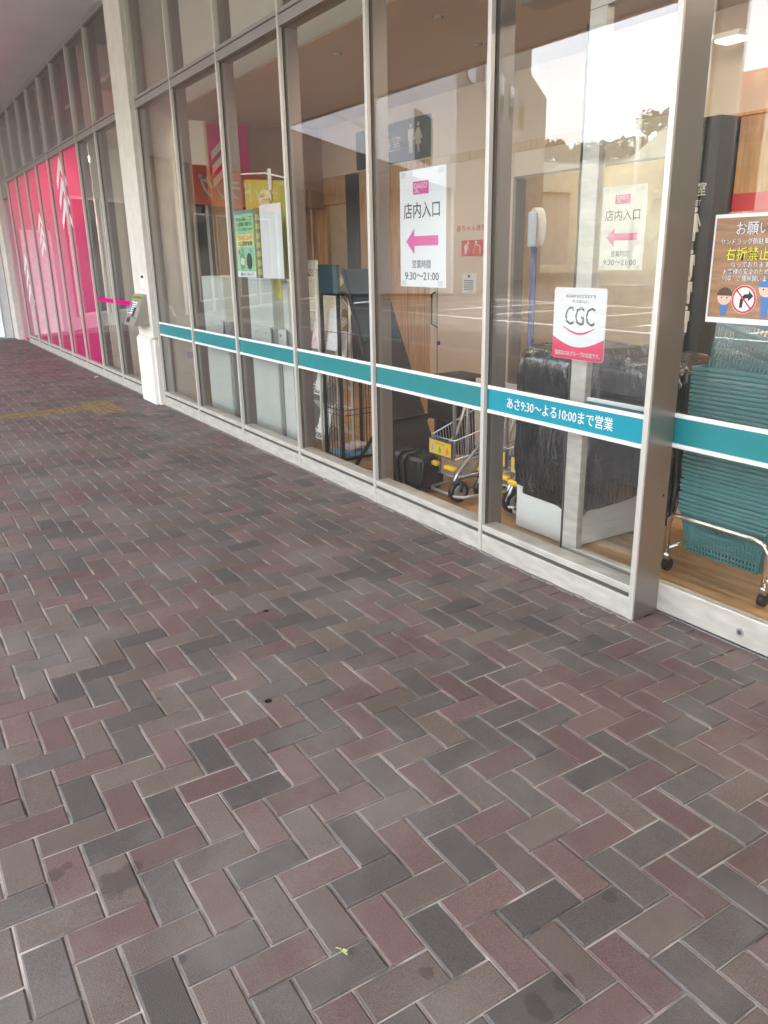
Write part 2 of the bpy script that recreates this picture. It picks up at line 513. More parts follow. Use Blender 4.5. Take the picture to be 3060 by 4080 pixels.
# ---- canopy over the walkway (L-shaped, its far leg follows the angled wing)
S = Vector((-18.55, -.1)); dv = Vector((-.65, -.76)).normalized(); nv = Vector((.76, -.65)).normalized()
def wing(t, off, z): 
    p = S + dv * t + nv * off
    return Vector((p.x, p.y, z))
CAN = thing('canopy', (-8, -2.6, 4.05), 'broad plain canopy with white panelled edge over the brick walkway', 'canopy')
tin = None
# meeting point of the two outer edges
p1 = S + nv * 5.06
tt = (-5.25 - p1.y) / dv.y
corner = p1 + dv * tt
mb = MB()
mb.poly([(14, 0.02, 4.06), (14, -5.25, 4.06), (corner.x, -5.25, 4.06), tuple(wing(12.4, 5.06, 4.06)), tuple(wing(12.4, -.0, 4.06)), (-18.55, 0.02, 4.06)], (0, 0, .25))
put('soffit', mb, SOFF, CAN)
def fascia(a, b_, n, z0, z1, th, parent, mt, nm='fascia_panel'):
    a, b_ = Vector(a), Vector(b_)
    d = (b_ - a); L_ = d.length; d.normalize(); q = Vector((-d.y, d.x, 0)) * th
    st = L_ / n
    for k in range(n):
        s0 = a + d * (k * st + .006); s1 = a + d * ((k + 1) * st - .006)
        put(nm, MB().poly([s0 + Vector((0, 0, z0)), s1 + Vector((0, 0, z0)), s1 + Vector((0, 0, z1)), s0 + Vector((0, 0, z1))], q), mt, parent)
cz = lambda p: (p[0], p[1], 0)
fascia((14, -5.25, 0), (corner.x, -5.25, 0), 20, 4.04, 4.62, .08, CAN, FASC)
fascia(cz(corner), cz(wing(12.4, 5.06, 0)), 7, 4.04, 4.66, .08, CAN, FASC)
fascia(cz(corner), cz(wing(12.4, 5.06, 0)), 7, 4.675, 6.4, .08, CAN, FASC)
put('fascia_backing', MB().poly([(14, -5.24, 4.3), (14, -5.2, 4.3), (corner.x + .1, -5.2, 4.3), (corner.x + .1, -5.24, 4.3)], (0, 0, .3)), GASKET, CAN)

# ---- angled wing of the shop building
WING = thing('shop_wing', tuple(wing(0, 0, 0)), 'white angled wing of the shop closing the far end of the walkway', 'building')
put('pilaster', B(-18.56, -18.0, -.085, .3, 0, 4.06, bev=.006), CREAM, WING)
def wbox(t0, t1, o0, o1, z0, z1):
    return MB().poly([wing(t0, o0, z0), wing(t1, o0, z0), wing(t1, o1, z0), wing(t0, o1, z0)], (0, 0, z1 - z0))
put('wall', wbox(0, 4.6, -.4, 0, 0, 4.06), mat('wing_wall_paint', (.42, .41, .41), .6), WING)
put('upper_wall', wbox(-6, 13, -3, -.2, 4.35, 9), FASC, WING)
dr = put('door', wbox(.18, 1.12, 0, .04, .02, 2.15), mat('pale_blue_door', (.72, .78, .8), .45), WING)
put('handle', MB().tube([wing(.28, .05, .95), wing(.28, .09, .95), wing(.28, .09, 1.15), wing(.28, .05, 1.15)], .011), SILVER, dr)
GD = mat('wing_window_glass', (.05, .055, .06), .08, var=.1)
for k in range(2):
    wn = put('window', wbox(1.7 + 1.25 * k, 2.8 + 1.25 * k, 0, .05, .3, 2.9), ALU, WING)
    put('pane', wbox(1.76 + 1.25 * k, 2.74 + 1.25 * k, .05, .056, .36, 2.84), GD, wn)
put('shopfront_wall', wbox(4.601, 18.2, -.4, -.01, 0, 4.06), mat('dark_shopfront', (.06, .06, .06), .35), WING)
for k in range(8):
    put('column', wbox(4.7 + 1.6 * k, 4.86 + 1.6 * k, -.009, .06, 0, 4.05), ALU, WING)
for k in range(4):
    wn = put('window', wbox(7.2 + 1.3 * k, 8.35 + 1.3 * k, 0, .05, .3, 2.75), ALU, WING)
    put('pane', wbox(7.26 + 1.3 * k, 8.29 + 1.3 * k, .05, .056, .36, 2.7), GD, wn)
# projecting entrance block at the end of the wing
put('entrance_block', wbox(12.47, 18.86, -2, 5.06, 3.9, 8.5), FASC, WING)
put('dark_window', wbox(12.56, 15.0, 5.061, 5.09, 4.42, 5.9), GD, WING)
put('entrance_side', wbox(18.3, 18.8, -2, 5.0, 0, 3.9), PILW, WING)
TB = thing('tall_block', tuple(wing(30, 0, -.16)), 'tall greyish building beyond the shop wing with a lower stepped end', 'building')
TBM = mat('tall_block_wall', (.3, .28, .25), .8)
put('main_block', wbox(18.88, 39.8, -8, 5.0, -.16, 17), TBM, TB)
put('lower_block', wbox(39.81, 48.2, -8, 5.0, -.16, 11.7), TBM, TB)
for k in range(5):
    put('window', wbox(21 + 3.6 * k, 22.6 + 3.6 * k, 5.001, 5.05, 8.2, 9.8), GD, TB)
SG = thing('shop_sign', tuple(wing(10, .1, 3)), 'red orange shop sign with white katakana under the wing canopy', 'sign')
put('board', wbox(7.15, 13.0, .06, .14, 2.98, 4.03), mat('sign_orange_red', (.75, .12, .06), .45), SG)
ux = tuple(-dv) + (0,); 
SIGNW = mat('sign_white', (.82, .8, .74), .5)
text('サンドラッグ', (0, 5.3, 0, .62), SIGNW, SG, wing(12.75, .142, 3.19), ux=(-dv.x, -dv.y, 0), bold=.02, depth=.012)

# ---- hill, trees, pole, far buildings across the lot
def hill(name, x0, x1, y, zf, depth, mt, n=80):
    mb = MB(); V_ = []
    rows = []
    for i in range(n + 1):
        x = x0 + (x1 - x0) * i / n
        h = zf(x)
        rows.append([mb.b.verts.new((x, y + depth * .5, -.2)), mb.b.verts.new((x, y + depth * .2, h * .55)), mb.b.verts.new((x, y, h)), mb.b.verts.new((x, y - depth * .5, -.2))])
    for a, b_ in zip(rows, rows[1:]):
        for k in range(3):
            mb.b.faces.new((a[k], b_[k], b_[k + 1], a[k + 1]))
    return put(name, mb, mt, kind='structure')
hz = lambda x: 31 + 4 * math.sin(x * .021 + 1) + 3 * math.sin(x * .05) + (2 if x > -140 else -2)
hill('hill', -320, 80, -158, hz, 90, TREEM)
# far tree line on the hill: trees one can tell apart along its crest
def tree(x, y, z, h, w_, seed, proto=[]):
    rr = random.Random(seed)
    t = thing('tree', (x, y, z), 'dark broadleaf tree on the crest of the hill across the car park', 'tree', 'trees along the hill crest')
    put('trunk', MB().tube([(x, y, z - 1), (x + rr.uniform(-.2, .2), y, z + h * .4), (x + rr.uniform(-.4, .4), y, z + h * .8)], [.28, .2, .08], 6), mat_trunk, t)
    mb = MB()
    for _ in range(230):
        a, b_, r = rr.uniform(0, 6.28), rr.uniform(-1, 1), rr.uniform(.35, 1) ** .5
        c = Vector((x + w_ * r * math.cos(a) * math.sqrt(1 - b_ * b_), y + w_ * r * math.sin(a) * math.sqrt(1 - b_ * b_), z + h * .62 + h * .42 * r * b_))
        s = rr.uniform(.25, .6)
        u = Vector((rr.uniform(-1, 1), rr.uniform(-1, 1), rr.uniform(-1, 1))).normalized(); v = u.orthogonal().normalized()
        mb.b.faces.new([mb.b.verts.new(c + s * q) for q in (u, v, -u * .8, -v)])
    put('crown', mb, TREEM, t)
mat_trunk = mat('bark', (.08, .06, .045), .9, var=.3)
for k in range(44):
    x = -186 + 2.0 * k + random.uniform(-.8, .8)
    tree(x, -158 + random.uniform(-1, 1), hz(x) - 1.2, random.uniform(3.5, 6.5), random.uniform(1.6, 2.8), 100 + k)
pole = thing('utility_pole', (-55.4, -60, -.2), 'tall grey utility pole with crossarms beside the car park', 'pole')
put('shaft', MB().tube([(-55.4, -60, -.2), (-55.4, -60, 16)], [.2, .12], 10), CONC, pole)
for z in (13.6, 14.8):
    put('crossarm', B(-56.4, -54.4, -60.06, -59.94, z, z + .1), SILVER, pole)
for n_, (z, y) in enumerate(((6.4, -17.6), (6.9, -17.6), (7.6, -17.7), (5.7, -17.4), (5.2, -17.4))):
    pts = [(-100 + 2.4 * k, y, z + .9 * ((k - 14) / 14.) ** 2 - .4) for k in range(29)]
    put('power_line', MB().tube(pts, .018, 5), BLKM, None, ('highest', 'second highest', 'third', 'fourth', 'lowest')[(2, 1, 0, 3, 4)[n_]] + ' black overhead cable sagging over the car park edge', 'cable', 'overhead cables across the lot')
def far_building(x0, x1, y0, y1, h, mt, lab, rows, cols):
    t = thing('far_building', ((x0 + x1) / 2, (y0 + y1) / 2, -.16), lab, 'building')
    put('wall', B(x0, x1, y0, y1, -.16, h), mt, t)
    put('roof', B(x0 - .3, x1 + .3, y0 - .3, y1 + .3, h, h + .3), CONC, t)
    for r in range(rows):
        for c in range(cols):
            xa = x0 + (x1 - x0) * (c + .25) / cols; xb = x0 + (x1 - x0) * (c + .75) / cols
            za = h * (r + .35) / rows; zb = h * (r + .75) / rows
            put('window', B(xa, xb, y1, y1 + .06, za, zb), GD, t)
far_building(-110, -84, -80, -60, 9, mat('far_wall_grey', (.26, .25, .24), .8), 'grey three storey block at the far side of the car park', 3, 8)
far_building(-34, -14, -66, -52, 6.0, mat('far_wall_brown', (.28, .24, .2), .8), 'brown low shop building across the car park', 1, 5)

# ================================================================ MAIN FACADE
H0, HG, HT0, HT1, HS = .149, .0, 2.925, 3.022, 4.06
FAC = thing('glass_facade', (-5.3, 0, 0), 'tall glass shopfront with slim bronze mullions and a teal band', 'shopfront')
MX = [-2.096, -3.126, -4.200, -5.284, -6.387, -7.491, -8.60]
def mullion(x, parent, wdt=.026, dep=.14, z1=HS, mt=ALU):
    mb = B(x - wdt / 2, x + wdt / 2, 0, .024, 0, z1, bev=.0015)          # cover cap
    mb.box(x - wdt / 2 + .002, x + wdt / 2 - .002, .0245, .0445, 0, z1)   # rebate with the pane edge
    m = put('mullion', mb, mt, parent)
    put('box_section', B(x - wdt / 2 + .001, x + wdt / 2 - .001, .0455, dep, 0, z1, bev=.002), ALUD, m)   # behind the glass, its shade put into the colour
    g = MB()
    for s in (-1, 1):
        g.box(x + s * (wdt / 2 - .0015), x + s * (wdt / 2 + .0045), .0265, .0445, H0, HT0)
    put('gasket', g, GASKET, m)
    return m
def bay(xa, xb, parent, z0=H0, band=None, low=True, upper=True):
    """one bay between mullion centres xa < xb: sill, pane, transom piece, upper pane"""
    a, b_ = xa + .0135, xb - .0135
    k = put('sill', B(a, b_, .004, .1, 0, .096, bev=.003), SILL, parent)
    put('groove', B(a, b_, .012, .1, .0965, .1155), GASKET, k)
    put('ledge', B(a, b_, .0055, .1, .116, H0, bev=.003), SILL, k)
    put('glass_pane', B(a + .003, b_ - .003, .029, .037, H0 + .001, HT0 - .001), GLASS, parent)
    t = put('transom', B(a, b_, -.001, .12, HT0, HT0 + .062, bev=.002), ALU2, parent)
    put('groove', B(a, b_, .004, .12, HT0 + .0625, HT0 + .0715), GASKET, t)
    put('transom_cap', B(a, b_, -.001, .12, HT0 + .072, HT1, bev=.002), ALU2, t)
    put('glass_pane', B(a + .003, b_ - .003, .029, .037, HT1 + .001, HS - .07), GLASS, parent)
    put('head_rail', B(a, b_, 0, .12, HS - .069, HS - .001), ALU2, parent)
def band(a, b_, y, parent, mt, z0=.748, z1=.888, e=.019):
    k = put('band', B(a, b_, y, y + .004, z0 + e, z1 - e), mt, parent)
    put('band_edge', B(a, b_, y - .009, y + .004, z0, z0 + e - .0002, bev=.004), WHITE, k)
    put('band_edge', B(a, b_, y - .009, y + .004, z1 - e + .0002, z1, bev=.004), WHITE, k)
    return k
for i in range(1, 6):
    mullion(MX[i], FAC)
for i in range(6):
    xa, xb = MX[i + 1], MX[i]
    if i == 5: xa = -8.585 + .0
    bay(xa, xb, FAC)
    kb = band(xa + .02, xb - .02, .0245, FAC, TEAL2 if i == 0 else TEAL)
    if i == 0:
        text('あさ9:30～よる10:00まで営業', (-2.962, -2.283, .79, .848), WHITE, FAC, (0, .0244, 0), bold=.007, depth=.0022)
mullion(-8.585, FAC)
# corner jamb of the entrance (bronze plate, sides coloured darker for shade)
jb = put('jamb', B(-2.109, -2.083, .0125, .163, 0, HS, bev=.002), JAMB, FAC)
put('jamb_cap', B(-2.109, -2.083, 0, .0124, 0, HS, bev=.002), ALU, jb)
put('screw_hole', MB().disc((-2.0832, .135, .54), (1, 0, 0), .006, .0008, 10), BLK, jb)

# ---- second shopfront beyond the pillar: two clear bays, then magenta film
FA2 = thing('film_facade', (-13.6, 0, 0), 'shopfront behind the pillar, most panes covered in magenta film', 'shopfront')
LX = [-9.17, -10.29, -11.27, -12.25, -13.22, -14.18, -15.16, -16.17, -17.2]
for x in LX[1:]:
    mullion(x, FA2)
for i in range(8):
    bay(LX[i + 1], LX[i], FA2)
    a, b_ = LX[i + 1] + .03, LX[i] - .03
    if i < 2:
        put('magenta_stripe', B(a - .014, b_ + .014, .0262, .0285, 1.008, 1.058), MAG, FA2)
    else:
        f = put('magenta_film', B(a - .008, b_ + .008, .0385, .0415, H0 + .002, HT0 - .002), MAG, FA2)
f = put('magenta_film', B(-17.95, -17.215, .0385, .0415, H0 - .1, HT0 - .25), MAG, FA2)
put('frame', B(-18.0, -17.95, 0, .1, 0, HS), ALU, FA2)
put('door_leaf', B(-17.94, -17.215, .043, .07, .02, HT0 - .24), MAG, FA2)
put('glass_pane', B(-17.94, -17.215, .029, .037, .06, HT0 - .25), GLASS, FA2)
put('transom', B(-17.95, -17.215, 0, .12, HT0 - .25, HT1), ALU2, FA2)
put('glass_pane', B(-17.94, -17.215, .029, .037, HT1 + .001, HS - .02), GLASS, FA2)
def chevrons(cx, ztop, w_, hh, step):
    for k in range(3):
        z = ztop - k * step
        th = hh * .42
        sx = w_ / 2
        shx = k * w_ * .03
        P = [(-sx * .98, -hh), (-sx * .72, -hh * .98 + th * .55), (0, 0), (sx, -hh * .98), (sx * .94, -hh * .66), (0, 0)]
        left = [(0, 0), (-sx, -hh * .72), (-sx * .96, -hh), (-.0, -th)]
        right = [(0, 0), (0, -th), (sx * .97, -hh), (sx, -hh * .78)]
        mb = MB()
        for q in (left, right):
            mb.poly([(cx + shx + a, .0262, z + c) for a, c in q], (0, .0022, 0))
        put('chevron', mb, PAPER, FA2)
chevrons(-12.5, 2.9, .64, .42, .265)
chevrons(-14.5, 2.27, .5, .32, .19)
chevrons(-16.47, 1.67, .6, .40, .26)

# ---- pillar between the two shopfronts
PIL = thing('pillar', (-8.89, .15, 0), 'cream painted square pillar with white base panel between the glass fronts', 'pillar')
put('shaft', B(-9.152, -8.602, -.045, .4, .72, HS + .02, bev=.006), CREAM, PIL)
put('base_panel', B(-9.16, -8.66, -.075, .4, .0, .70, bev=.004), PILW, PIL)
put('base_trim', B(-9.158, -8.64, -.06, .4, .70, .722, bev=.004), CREAM, PIL)
put('edge_strip', B(-8.658, -8.602, -.04, .38, 0, .70, bev=.004), CREAM, PIL)
IC = thing('intercom_unit', (-8.85, -.045, .85), 'grey wedge shaped call box with wheelchair sign on the cream pillar', 'intercom')
# wedge: shallow at the top, deep at the bottom
wx0, wx1 = -9.10, -8.70
def wedge_y(z):
    return -.07 - (1.165 - z) / .32 * .14
mb = MB().poly([(wx0, -.046, .845), (wx0, wedge_y(.845), .845), (wx0, wedge_y(1.165), 1.165), (wx0, -.046, 1.165)], (wx1 - wx0, 0, 0))
put('housing', mb, mat('call_box_grey', (.33, .3, .26), .4, .4), IC)
def on_wedge(nm, a, b_, z0, z1, mt, th=.004, par=IC):
    return put(nm, MB().poly([(a, wedge_y(z0) - .0005, z0), (b_, wedge_y(z0) - .0005, z0), (b_, wedge_y(z1) - .0005, z1), (a, wedge_y(z1) - .0005, z1)], (0, -th, 0)), mt, par)
on_wedge('label_strip', wx0 + .004, wx1 - .004, 1.105, 1.16, mat('olive_label', (.3, .32, .1), .5))
ins = on_wedge('instruction_card', wx0 + .02, wx1 - .14, .965, 1.085, PAPER)
on_wedge('wheelchair_sign', wx0 + .025, wx0 + .095, .975, 1.078, BLUE, .0055, ins)
wc = MB()
zz = 1.03; yy = wedge_y(zz) - .008
wc.disc((wx0 + .055, wedge_y(1.062) - .0065, 1.062), (0, -1, 0), .007, .002, 10)
wc.tube([(wx0 + .055, wedge_y(1.052) - .0075, 1.052), (wx0 + .056, wedge_y(1.02) - .0075, 1.02), (wx0 + .075, wedge_y(1.02) - .0075, 1.02), (wx0 + .083, wedge_y(.993) - .0075, .993)], .0035, 6)
wc.tube([(wx0 + .06 + .019 * math.cos(a), wedge_y(1.005 + .019 * math.sin(a)) - .0075, 1.005 + .019 * math.sin(a)) for a in [math.radians(130 + 24 * k) for k in range(11)]], .003, 6)
put('wheelchair_symbol', wc, WHITE, ins)
for k in range(5):
    z = 1.07 - k * .02
    on_wedge('text_line', wx0 + .105, wx1 - .155, z - .006, z, INK, .0055, ins)
on_wedge('caption_bar', wx0 + .04, wx1 - .04, 1.122, 1.144, mat('olive_dark', (.14, .15, .06), .6), .005)
cr = on_wedge('card_reader', wx1 - .125, wx1 - .03, .93, 1.04, SILVER, .03)
on_wedge('reader_face', wx1 - .105, wx1 - .036, .938, 1.035, BLK, .034, cr)
on_wedge('speaker_grille', wx0 + .05, wx0 + .16, .875, .925, BLK, .003)
NT = thing('paper_notice', (-8.77, -.05, 1.18), 'small white printed notice taped on the cream pillar above the call box', 'notice')
put('sheet', B(-8.868, -8.688, -.0475, -.0455, 1.178, 1.374), PAPER, NT)
put('black_print', B(-8.83, -8.74, -.0482, -.0476, 1.33, 1.358), INK, NT)
for k in range(3):
    put('text_line', B(-8.85, -8.71, -.0482, -.0476, 1.196 + k * .011, 1.2 + k * .011), mat('grey_ink', (.35, .35, .35), .6) if k == 0 else bpy.data.materials['grey_ink'], NT)

# ---- sliding door behind the jamb
SD = thing('sliding_door', (-1.9, .18, 0), 'sliding glass door with silver bottom rail beside the bronze jamb', 'door')
put('bottom_rail', B(-2.68, -1.0, .16, .2, .012, .14, bev=.004), SILL, SD)
put('stile', B(-2.68, -2.585, .16, .2, .1405, 2.45, bev=.003), SILL, SD)
put('seal', MB().tube([(-2.683 + .002 * math.sin(k), .158 + .002 * math.cos(k * 1.7), .1 + k * .1) for k in range(24)], .005, 6), GASKET, SD)
put('top_rail', B(-2.68, -1.0, .16, .2, 2.4505, 2.53, bev=.003), SILL, SD)
put('glass_pane', B(-2.584, -1.0, .176, .184, .141, 2.45), GLASS, SD)
band(-2.57, -1.0, .168, SD, TEAL, .742, .885)
lk = put('lock', MB().disc((-1.679, .1598, .066), (0, -1, 0), .017, .003, 24), SILVER, SD)
put('keyhole', MB().disc((-1.679, .1566, .066), (0, -1, 0), .009, .001, 16), GASKET, lk)
put('floor_track', B(-2.08, 4, .162, .26, -.03, .004), SILVER, None, None, None, None, 'structure')
hd = thing('door_header', (-1.5, .2, 2.56), 'bronze header box above the sliding entrance door', 'door header')
put('cover', B(-3.1, 4, .15, .3, 2.56, 2.76, bev=.004), ALU2, hd)

# ================================================================ INTERIOR
put('floor', B(-19, 6, .165, 9, -.16, -.0025), FLOORM, kind='structure')
put('ceiling', B(-9.62, 6, .545, 9, 3.02, 3.14), CEILM, kind='structure')
SLOT = thing('added_slot_light', (-7, .5, 3.1), 'added lit slot hidden behind the bulkhead to brighten the vestibule', 'lamp')  # lamp added out of sight to brighten the vestibule
put('housing', B(-9.62, 0, .45, .56, 3.145, 3.18), WHITE, SLOT)
SLOTM = emit_mat('added_slot_diffuser', (1, .87, .7), 2.2)
put('tube', B(-9.5, -.5, .46, .535, 3.115, 3.144), SLOTM, SLOT)
put('bulkhead', B(-9.62, 6, .42, .449, 2.965, 4.06), WALLD, kind='structure')
put('roof_slab', B(-30, 14, .0, 9.3, 4.33, 4.6), CONC, kind='structure')
put('ceiling_void', B(-30, 14, .03, 9.3, 4.062, 4.2), CEILM, kind='structure')
put('rear_wall', B(-19, 14, 9.001, 9.3, -.2, 4.3), WALLB, kind='structure')
put('shop_end_wall', B(-19.2, -19.0, .4, 9, -.2, 4.06), WALLB, kind='structure')
put('side_wall', B(6.0, 6.2, .5, 9, -.2, 4.06), WALLB, kind='structure')
# back wall of the vestibule (Y = 2.6) built around its openings
BW = thing('vestibule_wall', (-6, 2.65, 0), 'beige and orange wood back wall of the entrance vestibule', 'wall')
Y0, Y1 = 2.6, 2.72
put('wood_cladding', B(-8.70, -7.25, Y0, Y1, 0, 2.45), WOOD, BW)
for k in range(4):
    put('joint_strip', B(-8.35 + k * .33, -8.344 + k * .33, Y0 - .004, Y0, 0, 2.45), mat('wood_joint', (.3, .16, .07), .6) if k == 0 else bpy.data.materials['wood_joint'], BW)
put('wall_panel', B(-7.249, -5.94, Y0, Y1, 0, 2.45), WALLB, BW)
put('upper_panel', B(-9.6, -4.0, Y0, Y1, 2.452, 3.02), WALLB, BW)
put('wood_band', B(-6.9, -5.0, Y0 - .012, Y0 - .001, 2.37, 2.45), WOODP, BW)
put('door_lintel', B(-5.939, -4.0, Y0, Y1, 2.17, 2.45), WALLD, BW)
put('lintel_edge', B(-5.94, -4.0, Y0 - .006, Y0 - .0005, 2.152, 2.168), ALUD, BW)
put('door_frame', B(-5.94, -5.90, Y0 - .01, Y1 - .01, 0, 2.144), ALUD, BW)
put('wood_header', B(-10.2, -8.71, Y0, Y1, 2.13, 2.45), WOOD, BW)
for x in (-10.1, -9.95, -9.82):
    put('wood_post', B(x, x + .06, Y0 - .02, Y1, 0, 2.128), WOOD, BW)
put('dark_pillar', B(-8.98, -8.705, Y0 - .03, Y1 - .005, 0, 2.44), DARKG, BW)
put('header_panel', B(-4.0, -1.0, Y0 - .02, Y1, 2.37, 3.02), WALLB, BW)
put('header_trim', B(-4.0, -1.0, Y0 - .03, Y0 - .021, 2.35, 2.369), WOOD, BW)
put('wood_cladding', B(-3.66, -1.0, Y0 - .015, Y1, 0, 2.349), WOOD, BW)
# room behind the doorways
put('partition', B(-18.9, -3.9, 4.2, 4.3, 0, 3.02), mat('tan_wall', (.66, .52, .3), .7), None, None, None, None, 'structure')
put('wall_door_edge', B(-7.123, -7.115, Y0 - .004, Y0 - .0005, .05, 2.3), DARKG, BW)
put('pull_handle', MB().tube([(-7.155, 2.6, 1.13), (-7.155, 2.55, 1.11), (-7.155, 2.55, .8), (-7.11, 2.6, .76)], .011, 8), BLKM, BW)
put('door_lock', MB().disc((-7.085, 2.599, .6), (0, -1, 0), .022, .012, 14), BLKM, BW)
# left partition with a timber window
PW = thing('partition_wall', (-10.8, 1.15, 0), 'beige partition wall with a timber framed window behind the glass', 'wall')
put('wall', B(-13, -9.6, 1.101, 1.25, 0, 4.06), mat('pale_partition', (.8, .72, .6), .7, var=.02), PW)
wf = put('window_frame', B(-12.03, -10.97, 1.07, 1.1, .70, 2.30), WOODP, PW)
put('window_infill', B(-11.96, -11.05, 1.06, 1.069, .78, 2.22), mat('tan_board', (.62, .44, .2), .6), wf)
put('window_sill', B(-12.1, -10.9, 1.0, 1.069, .66, .70), WOODP, wf)
put('plinth', B(-12.0, -10.6, 1.02, 1.0995, 0, .655), mat('ply_board', (.48, .34, .2), .6), PW)
put('corner_post', B(-9.66, -9.585, 1.09, 1.26, 0, 3.6), WOODP, PW)
# end wall with the magenta shop sign and dark opening
EW = thing('end_wall', (-9.6, 1.9, 0), 'dark shop opening under a brown wall at the vestibule end', 'wall')
put('upper_wall', B(-9.75, -9.6, 1.26, 2.6, 2.1, 3.02), mat('brown_wall', (.33, .22, .17), .7), EW)
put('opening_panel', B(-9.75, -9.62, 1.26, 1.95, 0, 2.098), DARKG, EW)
put('jamb', B(-9.75, -9.6, 1.951, 2.05, 0, 2.098), WOODP, EW)
MS = thing('hanging_shop_sign', (-9.58, 1.35, 2.46), 'dark magenta hanging shop sign with pale chevrons above the dark opening', 'sign')
put('panel', B(-9.599, -9.57, 1.1, 1.6, 2.458, 2.99), MAG, MS)
for k in range(3):
    z = 2.80 - k * .15
    put('chevron', MB().poly([(-9.569, 1.13, z - .11), (-9.569, 1.33, z + .09), (-9.569, 1.33, z + .01), (-9.569, 1.13, z - .2)], (.003, 0, 0)), PAPER, MS)
ARC = thing('wall_logo', (-9.6, 1.4, 1.0), 'white curved strokes painted on the dark opening panel', 'logo')
for y0 in (1.28, 1.5):
    pts = [(-9.612, y0 + .16 * (k / 8) ** 1.6, 1.72 - .75 * k / 8) for k in range(9)]
    put('stroke', MB().tube(pts, [.012 + .03 * math.sin(math.pi * min(1, (k + 1) / 9)) for k in range(9)], 8), PAPER, ARC)
# right projecting black pillar with toilet lettering and figures
TP = thing('toilet_pillar', (-3.88, 2.4, 0), 'tall black pillar with pale toilet lettering and figure symbols', 'sign pillar')
put('shaft', B(-3.98, -3.665, 2.38, 2.6, 0, 2.349), DARKG, TP)
ICON = mat('pale_icon', (.62, .58, .5), .5)
text('化粧室', (-3.93, -3.725, 1.86, 1.95), ICON, TP, (0, 2.379, 0), bold=.01)
text('TOILET', (-3.89, -3.755, 1.80, 1.835), ICON, TP, (0, 2.379, 0), bold=.01)
def figure(x, z, s, y, parent, skirt):
    mb = MB()
    mb.disc((x, y, z + .17 * s), (0, -1, 0), .014 * s, .003, 14)
    if skirt:
        out = [(-.016, .15), (.016, .15), (.045, .085), (.036, .08), (.016, .12), (.032, .05), (.012, .05), (.012, 0), (.002, 0), (.002, .05), (-.002, .05), (-.002, 0), (-.012, 0), (-.012, .05), (-.032, .05), (-.016, .12), (-.036, .08), (-.045, .085)]
    else:
        out = [(-.03, .15), (.03, .15), (.034, .08), (.026, .08), (.022, .13), (.02, 0), (.004, 0), (.002, .07), (-.002, .07), (-.004, 0), (-.02, 0), (-.022, .13), (-.026, .08), (-.034, .08)]
    mb.poly([(x + a * s, y, z + b_ * s) for a, b_ in out], (0, -.003, 0))
    put('figure_symbol', mb, ICON, parent)
for z, s_ in ((1.57, 1.2), (1.33, 1), (1.15, 1), (.95, 1)):
    figure(-3.79, z, s_, 2.379, TP, s_ > 1)
# wide toilet sign over the wood wall
TS = thing('toilet_sign', (-7.9, 2.58, 2.46), 'wide black toilet sign with pale man and woman figures over the wood wall', 'sign')
put('board', B(-8.70, -7.24, 2.57, 2.599, 2.465, 2.865, bev=.002), DARKG, TS)
figure(-7.56, 2.53, 1.55, 2.569, TS, False)
figure(-7.42, 2.53, 1.55, 2.569, TS, True)
text('化粧室', (-8.28, -7.76, 2.58, 2.73), ICON, TS, (0, 2.569, 0), bold=.0)
# baby-room lettering and icons
BT = thing('baby_room_sign', (-6.5, 2.59, 1.48), 'red baby room lettering with two red square symbols on the beige wall', 'sign')
text('赤ちゃん休憩室', (-6.79, -6.24, 1.725, 1.785), RED, BT, (0, 2.599, 0), bold=.005)
for k, x in enumerate((-6.70, -6.525)):
    ic = put('symbol_tile', B(x, x + .16, 2.592, 2.599, 1.49, 1.64), RED, BT)
    mb = MB()
    if k == 0:
        mb.disc((x + .08, 2.5915, 1.575), (0, -1, 0), .03, .002, 16); mb.disc((x + .11, 2.5915, 1.615), (0, -1, 0), .016, .002, 12)
        mb.poly([(x + .05, 2.5915, 1.56), (x + .1, 2.5915, 1.56), (x + .085, 2.5915, 1.51), (x + .06, 2.5915, 1.51)], (0, -.002, 0))
    else:
        mb.tube([(x + .03, 2.591, 1.51), (x + .04, 2.591, 1.6), (x + .12, 2.591, 1.59), (x + .13, 2.591, 1.51)], .006, 6)
        mb.disc((x + .06, 2.5915, 1.62), (0, -1, 0), .014, .002, 12)
    put('pictogram', mb, PAPER, ic)
n2 = thing('wall_notice', (-6.5, 2.59, 1.12), 'small framed white notice on the beige wall below the red symbols', 'notice')
put('sheet', B(-6.68, -6.46, 2.592, 2.599, 1.13, 1.33), PAPER, n2)
for k in range(6):
    put('text_line', B(-6.65, -6.5, 2.5905, 2.5915, 1.165 + k * .018, 1.172 + k * .018), INK, n2)
put('emblem', MB().disc((-6.57, 2.5915, 1.3), (0, -1, 0), .016, .0012, 12), INK, n2)
